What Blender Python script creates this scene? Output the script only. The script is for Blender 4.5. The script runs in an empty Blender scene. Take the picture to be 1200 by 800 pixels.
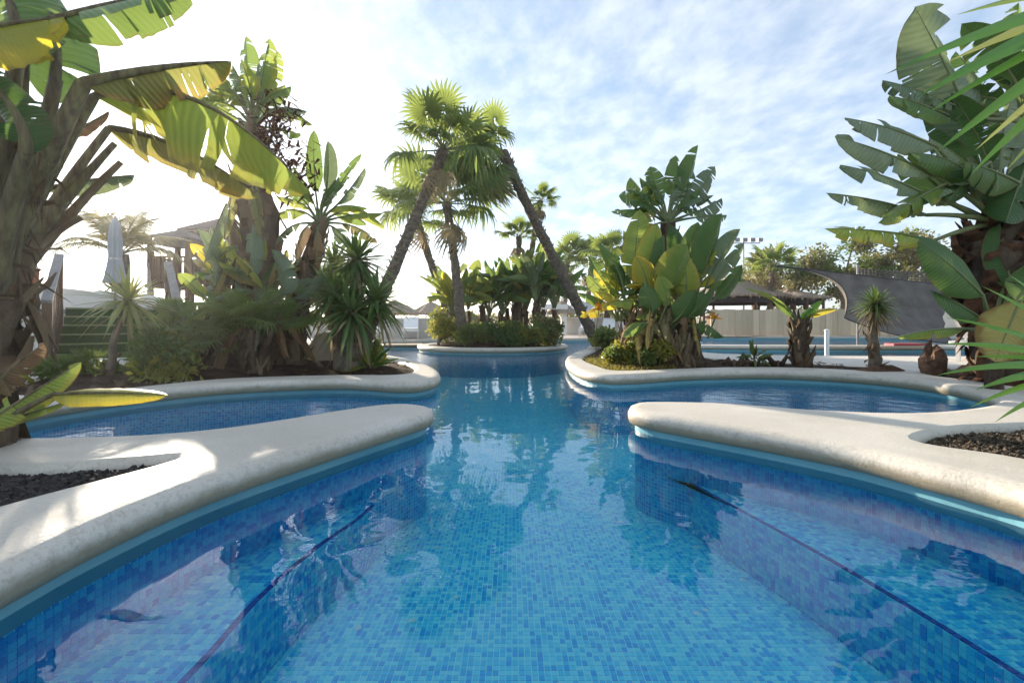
import bpy, math, random
from mathutils import Vector, Matrix, geometry
V = Vector
sc = bpy.context.scene
COL = sc.collection
H = 0.78            # eye height above the water, metres
F = 540.0           # focal length in pixels of the 1200 px wide photograph
YH = 378.0          # row of the horizon

# ------------------------------------------------------------------ camera
cd = bpy.data.cameras.new('camera'); cam = bpy.data.objects.new('camera', cd); COL.objects.link(cam)
cam.location = (0, 0, H); cam.rotation_euler = (math.pi/2, 0, 0)
cd.sensor_width = 36; cd.lens = 36*F/1200; cd.shift_y = -(400-YH)/1200
cd.clip_start = 0.02; cd.clip_end = 2000
sc.camera = cam
# ------------------------------------------------------------------ sky and sun
SUN = V((-0.74, 1.0, 0.29)).normalized()
EL = math.asin(SUN.z)
w = bpy.data.worlds.new('World'); sc.world = w; w.use_nodes = True
nt = w.node_tree; nt.nodes.clear()
def wn(t, **k):
    n = nt.nodes.new(t)
    for a, b in k.items(): setattr(n, a, b)
    return n
def wl(a, b): nt.links.new(a, b)
def wmath(op, a, b=None, c=None, clamp=False):
    n = wn('ShaderNodeMath', operation=op, use_clamp=clamp)
    for i, s in enumerate((a, b, c)):
        if s is None: continue
        if isinstance(s, (int, float)): n.inputs[i].default_value = s
        else: wl(s, n.inputs[i])
    return n.outputs[0]
sky = wn('ShaderNodeTexSky'); sky.sky_type = 'NISHITA'; sky.sun_disc = False
sky.sun_elevation = EL; sky.sun_rotation = math.atan2(SUN.x, SUN.y)
sky.air_density = 1.0; sky.dust_density = 0.12; sky.ozone_density = 2.0
tc = wn('ShaderNodeTexCoord'); sep = wn('ShaderNodeSeparateXYZ'); wl(tc.outputs['Generated'], sep.inputs[0])
zz = wmath('ADD', wmath('MAXIMUM', sep.outputs[2], 0.0), 0.12)
com = wn('ShaderNodeCombineXYZ')
wl(wmath('DIVIDE', sep.outputs[0], zz), com.inputs[0]); wl(wmath('DIVIDE', sep.outputs[1], zz), com.inputs[1])
mp = wn('ShaderNodeMapping'); wl(com.outputs[0], mp.inputs[0])
mp.inputs['Rotation'].default_value = (0, 0, 0.5); mp.inputs['Scale'].default_value = (1.0, 0.7, 1)
n1 = wn('ShaderNodeTexNoise'); n1.inputs['Scale'].default_value = 0.9; n1.inputs['Detail'].default_value = 4; n1.inputs['Distortion'].default_value = 0.4
n2 = wn('ShaderNodeTexNoise'); n2.inputs['Scale'].default_value = 6.5; n2.inputs['Detail'].default_value = 7; n2.inputs['Roughness'].default_value = 0.62
wl(mp.outputs[0], n1.inputs['Vector']); wl(mp.outputs[0], n2.inputs['Vector'])
cl = wmath('ADD', wmath('MULTIPLY', n1.outputs[0], 0.52), wmath('MULTIPLY', n2.outputs[0], 0.54))
rmp = wn('ShaderNodeMapRange'); rmp.inputs[1].default_value = 0.34; rmp.inputs[2].default_value = 0.64
rmp.interpolation_type = 'SMOOTHSTEP'; wl(cl, rmp.inputs[0])
# thin high cloud scatters sunlight forward: brighter towards the sun, greyer away from it
dot = wn('ShaderNodeVectorMath', operation='DOT_PRODUCT'); wl(tc.outputs['Generated'], dot.inputs[0]); dot.inputs[1].default_value = SUN
dd = wmath('MAXIMUM', dot.outputs['Value'], 0.0)
fwd = wmath('ADD', wmath('ADD', wmath('MULTIPLY', wmath('POWER', dd, 3.0), 0.3), wmath('MULTIPLY', wmath('POWER', dd, 30.0), 4.0)), 2.95)
fwd = wmath('MULTIPLY', fwd, wmath('ADD', wmath('MULTIPLY', n2.outputs[0], 0.8), 0.62))
cc = wn('ShaderNodeCombineXYZ'); wl(wmath('MULTIPLY', fwd, 0.95), cc.inputs[0]); wl(wmath('MULTIPLY', fwd, 1.01), cc.inputs[1]); wl(wmath('MULTIPLY', fwd, 1.10), cc.inputs[2])
veil = wn('ShaderNodeMix', data_type='RGBA')              # thin veil between the denser ripples of cloud
wl(rmp.outputs[0], veil.inputs[0]); veil.inputs[6].default_value = (1.40, 1.92, 2.65, 1); wl(cc.outputs[0], veil.inputs[7])
mx = wn('ShaderNodeMix', data_type='RGBA')
mx.inputs[0].default_value = 0.70; wl(sky.outputs[0], mx.inputs[6]); wl(veil.outputs[2], mx.inputs[7])
bg = wn('ShaderNodeBackground'); bg.inputs[1].default_value = 0.075; wl(mx.outputs[2], bg.inputs[0])
wo = wn('ShaderNodeOutputWorld'); wl(bg.outputs[0], wo.inputs[0])
sl = bpy.data.lights.new('sun', 'SUN'); sl.energy = 3.1; sl.angle = math.radians(0.6); sl.color = (1.0, 0.86, 0.68)
so = bpy.data.objects.new('sun', sl); COL.objects.link(so); so.rotation_euler = SUN.to_track_quat('Z', 'Y').to_euler()
vs = sc.view_settings; vs.view_transform = 'Standard'; vs.look = 'None'; vs.gamma = 1; vs.exposure = 2.15; vs.use_curve_mapping = False
cy = sc.cycles; cy.use_denoising = True; cy.max_bounces = 9; cy.diffuse_bounces = 3; cy.glossy_bounces = 3
cy.transmission_bounces = 5; cy.transparent_max_bounces = 10; cy.sample_clamp_indirect = 6

# ------------------------------------------------------------------ helpers
def P(px, py, d):                     # a direction of sight of the survey and a distance give a point of the place
    return V(((px-600)*d/F, d, H+(YH-py)*d/F))
class MB:
    def __init__(s): s.v = []; s.f = []; s.m = []; s.uv = {}
    def add(s, vs, fs, mat=0, uvs=None):
        b = len(s.v); s.v += [tuple(x) for x in vs]
        for f in fs: s.f.append(tuple(b+i for i in f)); s.m.append(mat)
        if uvs:
            for i, u in enumerate(uvs): s.uv[b+i] = u
    def box(s, c, h, mat=0, rot=None):
        c = V(c); vs = []
        for x in (-1, 1):
            for y in (-1, 1):
                for z in (-1, 1):
                    p = V((x*h[0], y*h[1], z*h[2]))
                    if rot is not None: p = rot @ p
                    vs.append(c+p)
        s.add(vs, [(0,1,3,2),(4,6,7,5),(0,4,5,1),(2,3,7,6),(0,2,6,4),(1,5,7,3)], mat)
    def bar(s, a, b, wd, ht, mat=0, up=(0,0,1)):
        a = V(a); b = V(b); t = b-a; L = t.length; t /= L
        sd = t.cross(V(up))
        if sd.length < 1e-4: sd = t.cross(V((1,0,0)))
        sd.normalize(); n = sd.cross(t)
        rot = Matrix((sd, t, n)).transposed()
        s.box((a+b)/2, (wd/2, L/2, ht/2), mat, rot)
    def tube(s, pts, rad, n=8, mat=0, cap=True, rng=None, lump=0.0, uvlen=1.0):
        pts = [V(p) for p in pts]; rings = []; vs = []; fs = []; uvs = []; ln = 0
        pr = None
        for i, p in enumerate(pts):
            t = (pts[min(i+1, len(pts)-1)]-pts[max(i-1, 0)]).normalized()
            if pr is None:
                sd = t.cross(V((0.13, 1, 0.21))).normalized()
            else:
                sd = (pr - t*pr.dot(t)).normalized()
            pr = sd; up = t.cross(sd)
            if i: ln += (p-pts[i-1]).length
            r = rad[i] if isinstance(rad, (list, tuple)) else rad
            for k in range(n):
                a = 2*math.pi*k/n
                rr = r*(1+(rng.uniform(-lump, lump) if rng else 0))
                vs.append(p+sd*math.cos(a)*rr+up*math.sin(a)*rr); uvs.append((k/n, ln*uvlen))
        for i in range(len(pts)-1):
            for k in range(n):
                fs.append((i*n+k, i*n+(k+1) % n, (i+1)*n+(k+1) % n, (i+1)*n+k))
        if cap:
            fs.append(tuple(reversed(range(n)))); fs.append(tuple((len(pts)-1)*n+k for k in range(n)))
        s.add(vs, fs, mat, uvs)
    def lathe(s, c, prof, n=16, mat=0):
        c = V(c); vs = []; fs = []
        for (r, z) in prof:
            for k in range(n):
                a = 2*math.pi*k/n; vs.append(c+V((r*math.cos(a), r*math.sin(a), z)))
        for i in range(len(prof)-1):
            for k in range(n): fs.append((i*n+k, i*n+(k+1) % n, (i+1)*n+(k+1) % n, (i+1)*n+k))
        s.add(vs, fs, mat)
    def mesh(s, name, mats, org=V((0,0,0)), smooth=False):
        me = bpy.data.meshes.new(name)
        me.from_pydata([(x-org.x, y-org.y, z-org.z) for x, y, z in s.v], [], s.f)
        for m in (mats if isinstance(mats, (list, tuple)) else [mats]): me.materials.append(m)
        if any(s.m): me.polygons.foreach_set('material_index', s.m)
        if smooth: me.polygons.foreach_set('use_smooth', [True]*len(s.f))
        if s.uv:
            ul = me.uv_layers.new(name='UVMap'); li = [0]*len(me.loops); me.loops.foreach_get('vertex_index', li)
            fl = []
            for i in li: fl += s.uv.get(i, (0.0, 0.0))
            ul.data.foreach_set('uv', fl)
        return me
    def build(s, name, mats, parent=None, smooth=False, kind=None):
        org = V(parent['_o']) if parent is not None else V((0,0,0))
        o = bpy.data.objects.new(name, s.mesh(name, mats, org, smooth)); COL.objects.link(o)
        if parent is not None: o.parent = parent; o['_o'] = tuple(org)
        if kind: o['kind'] = kind
        return o
def thing(name, label, cat, loc, group=None):
    o = bpy.data.objects.new(name, None); COL.objects.link(o); o.location = loc; o['_o'] = tuple(loc)
    o.empty_display_size = 0.1; o['label'] = label; o['category'] = cat
    if group: o['group'] = group
    return o
def struct(o, label=None, cat=None, kind='structure'):
    o['kind'] = kind; o['_o'] = (0.0, 0.0, 0.0)
    if label: o['label'] = label
    if cat: o['category'] = cat
    return o
def tag(o, label, cat, group=None):
    o['label'] = label; o['category'] = cat
    if group: o['group'] = group
    return o
def bez(a, b, c, u): return a*(1-u)**2+b*(2*u*(1-u))+c*u*u
def bezt(a, b, c, u): return ((b-a)*(1-u)+(c-b)*u).normalized()
def catmull(pts, sub=8, closed=False):
    pts = [V((p[0], p[1])) for p in pts]; n = len(pts); out = []
    for i in range(n if closed else n-1):
        g = lambda k: pts[k % n] if closed else pts[max(0, min(n-1, k))]
        p0, p1, p2, p3 = g(i-1), g(i), g(i+1), g(i+2)
        for j in range(sub):
            t = j/sub
            out.append(0.5*((2*p1)+(p2-p0)*t+(2*p0-5*p1+4*p2-p3)*t*t+(3*p1-p0-3*p2+p3)*t**3))
    if not closed: out.append(pts[-1])
    return out

# ------------------------------------------------------------------ materials
def newmat(name):
    m = bpy.data.materials.new(name); m.use_nodes = True; m.node_tree.nodes.clear(); return m
class NT:
    def __init__(s, m): s.t = m.node_tree
    def n(s, t, **k):
        x = s.t.nodes.new(t)
        for a, b in k.items(): setattr(x, a, b)
        return x
    def l(s, a, b): s.t.links.new(a, b)
    def math(s, op, a, b=None, clamp=False):
        x = s.n('ShaderNodeMath', operation=op, use_clamp=clamp)
        for i, q in enumerate((a, b)):
            if q is None: continue
            if isinstance(q, (int, float)): x.inputs[i].default_value = q
            else: s.l(q, x.inputs[i])
        return x.outputs[0]
    def noise(s, scale, detail=4, vec=None, rough=0.55):
        x = s.n('ShaderNodeTexNoise'); x.inputs['Scale'].default_value = scale; x.inputs['Detail'].default_value = detail
        x.inputs['Roughness'].default_value = rough
        if vec is not None: s.l(vec, x.inputs['Vector'])
        return x.outputs[0]
    def ramp(s, fac, stops):
        x = s.n('ShaderNodeValToRGB'); s.l(fac, x.inputs[0]); e = x.color_ramp.elements
        while len(e) < len(stops): e.new(0.5)
        for i, (p, c) in enumerate(stops): e[i].position = p; e[i].color = (*c, 1)
        return x.outputs[0]
    def mix(s, f, a, b, mode='MIX'):
        x = s.n('ShaderNodeMix', data_type='RGBA', blend_type=mode)
        for i, q in ((0, f), (6, a), (7, b)):
            if isinstance(q, (int, float)): x.inputs[i].default_value = q
            elif isinstance(q, tuple): x.inputs[i].default_value = (*q, 1)
            else: s.l(q, x.inputs[i])
        return x.outputs[2]
    def out(s, sh):
        o = s.n('ShaderNodeOutputMaterial'); s.l(sh, o.inputs[0])
    def bump(s, h, st, dist=0.01):
        x = s.n('ShaderNodeBump'); x.inputs['Strength'].default_value = st; x.inputs['Distance'].default_value = dist
        s.l(h, x.inputs['Height']); return x.outputs[0]
    def bsdf(s, col, rough=0.5, nrm=None, spec=0.4):
        b = s.n('ShaderNodeBsdfPrincipled'); b.inputs['Specular IOR Level'].default_value = spec
        if isinstance(col, tuple): b.inputs['Base Color'].default_value = (*col, 1)
        else: s.l(col, b.inputs['Base Color'])
        if isinstance(rough, (int, float)): b.inputs['Roughness'].default_value = rough
        else: s.l(rough, b.inputs['Roughness'])
        if nrm is not None: s.l(nrm, b.inputs['Normal'])
        return b.outputs[0]
def mat_simple(name, c1, c2, scale=6, rough=0.7, bump=0.3, bscale=40, bdist=0.01, spec=0.3, stretch=None, detail=5):
    m = newmat(name); t = NT(m); co = t.n('ShaderNodeTexCoord').outputs['Object']
    if stretch:
        mp = t.n('ShaderNodeMapping'); mp.inputs['Scale'].default_value = stretch; t.l(co, mp.inputs[0]); co = mp.outputs[0]
    f = t.ramp(t.noise(scale, detail, co), [(0.32, (0,0,0)), (0.68, (1,1,1))])
    col = t.mix(f, c1, c2)
    inf = t.n('ShaderNodeObjectInfo').outputs['Random']
    hs = t.n('ShaderNodeHueSaturation'); t.l(col, hs.inputs['Color']); t.l(t.math('ADD', t.math('MULTIPLY', inf, 0.3), 0.85), hs.inputs['Value'])
    t.out(t.bsdf(hs.outputs[0], rough, t.bump(t.noise(bscale, 4, co), bump, bdist), spec)); return m
def mat_leaf(name, c1, c2, tr, trc=None, edge=None, rough=0.36, vein=150.0, spec=0.45, spread=0.5):
    m = newmat(name); t = NT(m); tcn = t.n('ShaderNodeTexCoord')
    co = tcn.outputs['Object']; sp = t.n('ShaderNodeSeparateXYZ'); t.l(tcn.outputs['UV'], sp.inputs[0])
    av = t.math('ABSOLUTE', t.math('SUBTRACT', sp.outputs[1], 0.5))
    vn = t.math('SINE', t.math('ADD', t.math('MULTIPLY', sp.outputs[0], vein), t.math('MULTIPLY', av, -vein*0.14)))
    nz = t.noise(3.0, 5, co)
    f = t.ramp(nz, [(0.35, (0,0,0)), (0.65, (1,1,1))])
    col = t.mix(f, c1, c2)
    col = t.mix(t.math('MULTIPLY', t.math('ADD', vn, 1.0), 0.10), col, tuple(min(1, 1.7*x) for x in c2))
    if edge:
        e = t.math('MULTIPLY', t.math('SUBTRACT', t.math('ADD', t.math('MULTIPLY', av, 1.6), t.math('MULTIPLY', t.noise(6, 4, co), 1.0)), 0.95), 4.0, clamp=True)
        col = t.mix(e, col, edge)
    rim = t.math('MULTIPLY', t.math('SUBTRACT', t.math('ADD', t.math('MULTIPLY', av, 2.0), t.math('MULTIPLY', t.noise(14, 3, co), 0.35)), 1.09), 14.0, clamp=True)
    col = t.mix(t.math('MULTIPLY', rim, 0.7), col, (0.12, 0.07, 0.025))
    sp2 = t.math('MULTIPLY', t.math('SUBTRACT', t.noise(30, 3, co), 0.66), 12.0, clamp=True)
    col = t.mix(t.math('MULTIPLY', sp2, 0.5), col, (0.14, 0.10, 0.04))
    inf = t.n('ShaderNodeObjectInfo').outputs['Random']
    hs = t.n('ShaderNodeHueSaturation'); t.l(col, hs.inputs['Color'])
    t.l(t.math('ADD', t.math('MULTIPLY', inf, spread), 1-spread/2), hs.inputs['Value'])
    t.l(t.math('ADD', t.math('MULTIPLY', inf, -0.04), 0.52), hs.inputs['Hue'])
    b = t.bsdf(hs.outputs[0], rough, t.bump(t.math('ADD', t.math('MULTIPLY', vn, 0.5), nz), 0.55, 0.007), spec)
    tl = t.n('ShaderNodeBsdfTranslucent')
    if trc: tcol = t.mix(0.5, hs.outputs[0], trc)
    else: tcol = hs.outputs[0]
    g = t.n('ShaderNodeGamma'); t.l(tcol, g.inputs[0]); g.inputs[1].default_value = 0.75; t.l(g.outputs[0], tl.inputs[0])
    ms = t.n('ShaderNodeMixShader'); ms.inputs[0].default_value = tr; t.l(b, ms.inputs[1]); t.l(tl.outputs[0], ms.inputs[2])
    t.out(ms.outputs[0]); return m
def mat_mosaic(name, pal, grout, pitch=None):
    m = newmat(name); t = NT(m); uv = t.n('ShaderNodeTexCoord').outputs['UV']
    fl = t.n('ShaderNodeVectorMath', operation='FLOOR'); t.l(uv, fl.inputs[0])
    wnz = t.n('ShaderNodeTexWhiteNoise', noise_dimensions='2D'); t.l(fl.outputs[0], wnz.inputs['Vector'])
    big = t.noise(0.09, 3, uv)
    v = t.math('ADD', t.math('MULTIPLY', wnz.outputs['Value'], 0.8), t.math('MULTIPLY', big, 0.3))
    col = t.ramp(v, pal)
    fr = t.n('ShaderNodeVectorMath', operation='FRACTION'); t.l(uv, fr.inputs[0]); sp = t.n('ShaderNodeSeparateXYZ'); t.l(fr.outputs[0], sp.inputs[0])
    ax = t.math('ABSOLUTE', t.math('SUBTRACT', sp.outputs[0], 0.5)); ay = t.math('ABSOLUTE', t.math('SUBTRACT', sp.outputs[1], 0.5))
    g = t.math('GREATER_THAN', t.math('MAXIMUM', ax, ay), 0.43)
    t.out(t.bsdf(t.mix(g, col, grout), 0.3, None, 0.3)); return m
G = {}
G['green'] = mat_leaf('leaf_green', (0.060,0.130,0.026), (0.100,0.180,0.042), 0.32, (0.24,0.36,0.04))
G['grey'] = mat_leaf('leaf_grey_green', (0.095,0.15,0.08), (0.15,0.205,0.115), 0.22, (0.22,0.30,0.06))
G['lime'] = mat_leaf('leaf_lime', (0.15,0.23,0.028), (0.24,0.31,0.045), 0.36, (0.34,0.44,0.06), edge=(0.36,0.31,0.03))
G['yellow'] = mat_leaf('leaf_yellow', (0.36,0.33,0.03), (0.24,0.27,0.04), 0.45, (0.75,0.55,0.02), edge=(0.55,0.36,0.02))
G['dry'] = mat_leaf('leaf_dry', (0.15,0.09,0.045), (0.26,0.17,0.09), 0.2, None, rough=0.8, spec=0.1)
G['tan'] = mat_leaf('leaf_tan', (0.45,0.34,0.10), (0.36,0.30,0.10), 0.25, None, edge=(0.26,0.15,0.05), rough=0.6, spec=0.2)
G['dark'] = mat_leaf('leaf_dark', (0.030,0.080,0.018), (0.052,0.115,0.028), 0.22, (0.12,0.24,0.02), rough=0.45, spec=0.3)
G['fan'] = mat_leaf('leaf_fan', (0.08,0.135,0.03), (0.13,0.19,0.045), 0.42, (0.26,0.33,0.03), vein=0)
G['fandry'] = mat_leaf('leaf_fan_dry', (0.20,0.15,0.08), (0.30,0.23,0.13), 0.2, None, vein=0, rough=0.8)
G['sword'] = mat_leaf('leaf_sword', (0.06,0.125,0.035), (0.105,0.17,0.05), 0.26, (0.2,0.3,0.03), vein=0)
G['swordpale'] = mat_leaf('leaf_sword_pale', (0.16,0.20,0.07), (0.24,0.27,0.10), 0.25, (0.35,0.38,0.06), vein=0)
G['bright'] = mat_leaf('leaf_sword_bright', (0.035,0.12,0.012), (0.055,0.15,0.02), 0.14, (0.10,0.30,0.02), vein=0, spec=0.3)
G['bush'] = mat_leaf('leaf_bush', (0.06,0.11,0.028), (0.125,0.165,0.04), 0.34, (0.2,0.28,0.03), vein=0)
G['bushy'] = mat_leaf('leaf_bush_yellow', (0.16,0.18,0.03), (0.26,0.25,0.04), 0.35, (0.45,0.42,0.04), vein=0)
G['olive'] = mat_leaf('leaf_olive', (0.11,0.115,0.045), (0.21,0.18,0.075), 0.28, (0.35,0.3,0.07), vein=0)
G['stalk'] = mat_simple('leaf_stalk', (0.10,0.14,0.045), (0.17,0.19,0.08), 4, 0.5, 0.2, 60, 0.004, 0.4, stretch=(1,1,0.2))
G['stalkold'] = mat_simple('leaf_stalk_old', (0.075,0.05,0.035), (0.21,0.19,0.09), 5, 0.6, 0.7, 30, 0.010, 0.3, stretch=(7,7,0.6))
G['olive2'] = mat_leaf('leaf_olive_torn', (0.10,0.13,0.035), (0.17,0.17,0.05), 0.36, (0.4,0.38,0.05), edge=(0.30,0.20,0.05))
G['stalkdry'] = mat_simple('leaf_stalk_dry', (0.11,0.075,0.045), (0.23,0.17,0.11), 6, 0.85, 0.4, 60, 0.006, 0.1, stretch=(1,1,0.25))
G['trunk'] = mat_simple('trunk_fibre', (0.055,0.037,0.026), (0.15,0.11,0.078), 9, 0.9, 0.9, 38, 0.03, 0.1, stretch=(1,1,0.45))
G['palmtrunk'] = mat_simple('palm_trunk', (0.10,0.078,0.058), (0.22,0.18,0.14), 10, 0.9, 0.9, 30, 0.03, 0.1, stretch=(1,1,2.2))
G['palebark'] = mat_simple('pale_bark', (0.14,0.115,0.085), (0.26,0.22,0.17), 12, 0.9, 0.6, 40, 0.015, 0.1)
G['rust'] = mat_simple('leaf_base_rust', (0.05,0.025,0.015), (0.16,0.075,0.04), 12, 0.9, 0.7, 60, 0.02, 0.1)
G['wood'] = mat_simple('brown_wood', (0.09,0.055,0.035), (0.16,0.10,0.065), 5, 0.7, 0.3, 40, 0.005, 0.3, stretch=(6,6,1))
G['woodred'] = mat_simple('red_wood', (0.28,0.085,0.045), (0.36,0.13,0.07), 5, 0.6, 0.2, 40, 0.004, 0.3)
G['greywood'] = mat_simple('grey_wood', (0.22,0.21,0.20), (0.33,0.31,0.30), 5, 0.7, 0.2, 40, 0.004, 0.3, stretch=(5,1,1))
G['thatch'] = mat_simple('thatch', (0.25,0.20,0.15), (0.47,0.39,0.31), 5, 0.95, 1.0, 26, 0.05, 0.05, stretch=(3,3,0.6))
G['white'] = mat_simple('white_paint', (0.72,0.71,0.69), (0.80,0.79,0.77), 3, 0.55, 0.15, 50, 0.004)
G['offwhite'] = mat_simple('off_white_wall', (0.55,0.53,0.49), (0.66,0.64,0.60), 1.2, 0.85, 0.2, 30, 0.006, 0.2)
G['cream'] = mat_simple('cream_concrete', (0.55,0.49,0.39), (0.68,0.62,0.52), 4, 0.8, 0.3, 40, 0.006, 0.2)
G['turf'] = mat_simple('green_carpet', (0.045,0.085,0.03), (0.07,0.12,0.04), 20, 0.95, 0.6, 300, 0.006, 0.05)
G['turfedge'] = mat_simple('carpet_edge', (0.20,0.26,0.12), (0.28,0.32,0.17), 20, 0.9, 0.4, 200, 0.005, 0.1)
G['canvas'] = mat_simple('grey_canvas', (0.36,0.39,0.43), (0.46,0.48,0.51), 3, 0.9, 0.3, 20, 0.01, 0.1)
G['net'] = mat_simple('shade_net', (0.10,0.09,0.082), (0.16,0.145,0.13), 2, 1.0, 0.5, 90, 0.004, 0.0)
G['bamboo'] = mat_simple('reed_panel', (0.55,0.40,0.26), (0.66,0.50,0.34), 4, 0.85, 0.4, 30, 0.006, 0.1, stretch=(9,9,0.4))
G['darkwood'] = mat_simple('dark_wood', (0.03,0.027,0.03), (0.055,0.05,0.05), 5, 0.7, 0.2, 40, 0.004)
G['metal'] = mat_simple('grey_metal', (0.18,0.18,0.19), (0.24,0.24,0.25), 5, 0.4, 0.05, 40, 0.002, 0.5)
G['redmat'] = mat_simple('red_mat', (0.42,0.06,0.09), (0.50,0.09,0.11), 4, 0.6, 0.1, 40, 0.003)
G['bluemat'] = mat_simple('blue_canvas', (0.06,0.14,0.34), (0.09,0.19,0.42), 4, 0.8, 0.1, 40, 0.003)
G['teal'] = mat_simple('teal_band', (0.13,0.35,0.43), (0.19,0.42,0.48), 3, 0.45, 0.15, 30, 0.003, 0.4)
G['soil'] = mat_simple('soil', (0.035,0.024,0.017), (0.095,0.065,0.045), 5, 0.95, 1.0, 30, 0.05, 0.1)
G['lava'] = mat_simple('lava_gravel', (0.022,0.02,0.02), (0.07,0.062,0.058), 30, 0.85, 0.6, 90, 0.01, 0.3)
G['brownlava'] = mat_simple('brown_gravel', (0.045,0.035,0.026), (0.13,0.10,0.07), 30, 0.9, 0.6, 90, 0.01, 0.2)
G['rock'] = mat_simple('brown_rock', (0.11,0.065,0.045), (0.26,0.16,0.11), 7, 0.9, 1.0, 22, 0.04, 0.1)
G['litter'] = mat_simple('leaf_litter', (0.10,0.06,0.03), (0.24,0.16,0.08), 30, 0.9, 0.5, 60, 0.01, 0.1)
# cream cast stone of the pool surround: patches, grime, fine pits
def mat_stone():
    m = newmat('pool_stone'); t = NT(m); co = t.n('ShaderNodeTexCoord').outputs['Object']
    a = t.ramp(t.noise(2.2, 6, co), [(0.3, (0.50,0.46,0.39)), (0.7, (0.66,0.62,0.55))])
    sp = t.ramp(t.noise(85, 3, co), [(0.30, (0.80,0.79,0.77)), (0.48, (1,1,1))])
    col = t.mix(1.0, a, sp, 'MULTIPLY')
    st = t.math('MULTIPLY', t.math('SUBTRACT', t.noise(1.1, 6, co, 0.65), 0.54), 5.0, clamp=True)
    col = t.mix(t.math('MULTIPLY', st, 0.42), col, (0.33,0.28,0.21))
    # mineral and algae line on the lip just above the water
    sz = t.n('ShaderNodeSeparateXYZ'); t.l(co, sz.inputs[0])
    lip = t.math('MULTIPLY', t.math('SUBTRACT', t.math('ADD', 0.098, t.math('MULTIPLY', t.noise(7, 6, co, 0.7), 0.055)), sz.outputs[2]), 26.0, clamp=True)
    col = t.mix(t.math('MULTIPLY', lip, 0.78), col, (0.21,0.165,0.085))
    mil = t.math('MULTIPLY', t.math('SUBTRACT', t.noise(23, 6, co, 0.75), 0.50), 6.0, clamp=True)
    edge = t.math('MULTIPLY', t.math('SUBTRACT', 0.1635, sz.outputs[2]), 60.0, clamp=True)
    col = t.mix(t.math('MULTIPLY', t.math('MULTIPLY', mil, edge), 0.34), col, (0.17,0.155,0.12))
    col = t.mix(t.math('MULTIPLY', mil, 0.06), col, (0.25,0.22,0.17))
    h = t.math('ADD', t.math('MULTIPLY', t.noise(75, 5, co, 0.7), 1.0), t.math('MULTIPLY', t.noise(11, 4, co), 1.2))
    rg = t.math('ADD', 0.42, t.math('MULTIPLY', t.noise(5, 4, co), 0.36))
    t.out(t.bsdf(col, rg, t.bump(h, 0.34, 0.006), 0.45)); return m
G['stone'] = mat_stone()
def mat_ground():
    m = newmat('paving'); t = NT(m); co = t.n('ShaderNodeTexCoord').outputs['Object']
    a = t.ramp(t.noise(0.4, 6, co), [(0.3, (0.36,0.32,0.27)), (0.7, (0.50,0.46,0.40))])
    t.out(t.bsdf(a, 0.85, t.bump(t.noise(20, 4, co), 0.3, 0.01), 0.2)); return m
G['paving'] = mat_ground()
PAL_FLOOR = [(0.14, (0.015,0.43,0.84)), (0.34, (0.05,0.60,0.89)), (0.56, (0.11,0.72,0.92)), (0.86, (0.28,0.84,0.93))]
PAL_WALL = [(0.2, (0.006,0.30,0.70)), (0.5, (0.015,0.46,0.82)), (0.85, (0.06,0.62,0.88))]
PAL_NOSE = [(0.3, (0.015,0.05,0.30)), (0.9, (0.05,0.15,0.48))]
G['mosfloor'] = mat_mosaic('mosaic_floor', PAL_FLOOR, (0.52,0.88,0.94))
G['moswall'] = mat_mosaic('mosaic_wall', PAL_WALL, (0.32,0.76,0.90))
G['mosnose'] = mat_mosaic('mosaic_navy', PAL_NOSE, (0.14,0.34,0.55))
def mat_water():
    m = newmat('pool_water'); t = NT(m); co = t.n('ShaderNodeTexCoord').outputs['Object']
    w1 = t.noise(2.4, 2, co); w2 = t.noise(9.0, 2, co)
    # the breeze roughens some patches more than others
    patch = t.math('MULTIPLY', t.math('SUBTRACT', t.noise(0.55, 2, co), 0.42), 3.0, clamp=True)
    # livelier water: jets in the two side basins, wind on the open pools at the back
    sp = t.n('ShaderNodeSeparateXYZ'); t.l(co, sp.inputs[0])
    def basin(cx, cy, rx, ry):
        a = t.math('DIVIDE', t.math('SUBTRACT', sp.outputs[0], cx), rx); b = t.math('DIVIDE', t.math('SUBTRACT', sp.outputs[1], cy), ry)
        return t.math('SUBTRACT', 1.25, t.math('ADD', t.math('MULTIPLY', a, a), t.math('MULTIPLY', b, b)), clamp=True)
    live = t.math('ADD', t.math('ADD', basin(-2.5, 3.8, 1.3, 1.3), basin(3.0, 4.6, 1.5, 1.3)), t.math('MULTIPLY', t.math('SUBTRACT', sp.outputs[1], 6.0), 0.13, clamp=True), clamp=True)
    w3 = t.noise(5.0, 4, co)
    h = t.math('ADD', t.math('MULTIPLY', w1, 1.0), t.math('MULTIPLY', t.math('MULTIPLY', w2, 0.30), patch))
    h = t.math('ADD', h, t.math('MULTIPLY', t.math('MULTIPLY', w3, 3.4), live))
    nb = t.bump(h, 0.19, 0.03)
    fr = t.n('ShaderNodeFresnel'); fr.inputs[0].default_value = 1.40; t.l(nb, fr.inputs['Normal'])
    tr = t.n('ShaderNodeBsdfTransparent'); tr.inputs[0].default_value = (0.70, 0.96, 1.0, 1)
    gl = t.n('ShaderNodeBsdfGlossy'); gl.inputs['Roughness'].default_value = 0.015; t.l(nb, gl.inputs['Normal'])
    ms = t.n('ShaderNodeMixShader'); t.l(fr.outputs[0], ms.inputs[0]); t.l(tr.outputs[0], ms.inputs[1]); t.l(gl.outputs[0], ms.inputs[2])
    t.out(ms.outputs[0]); return m
G['water'] = mat_water()

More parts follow.
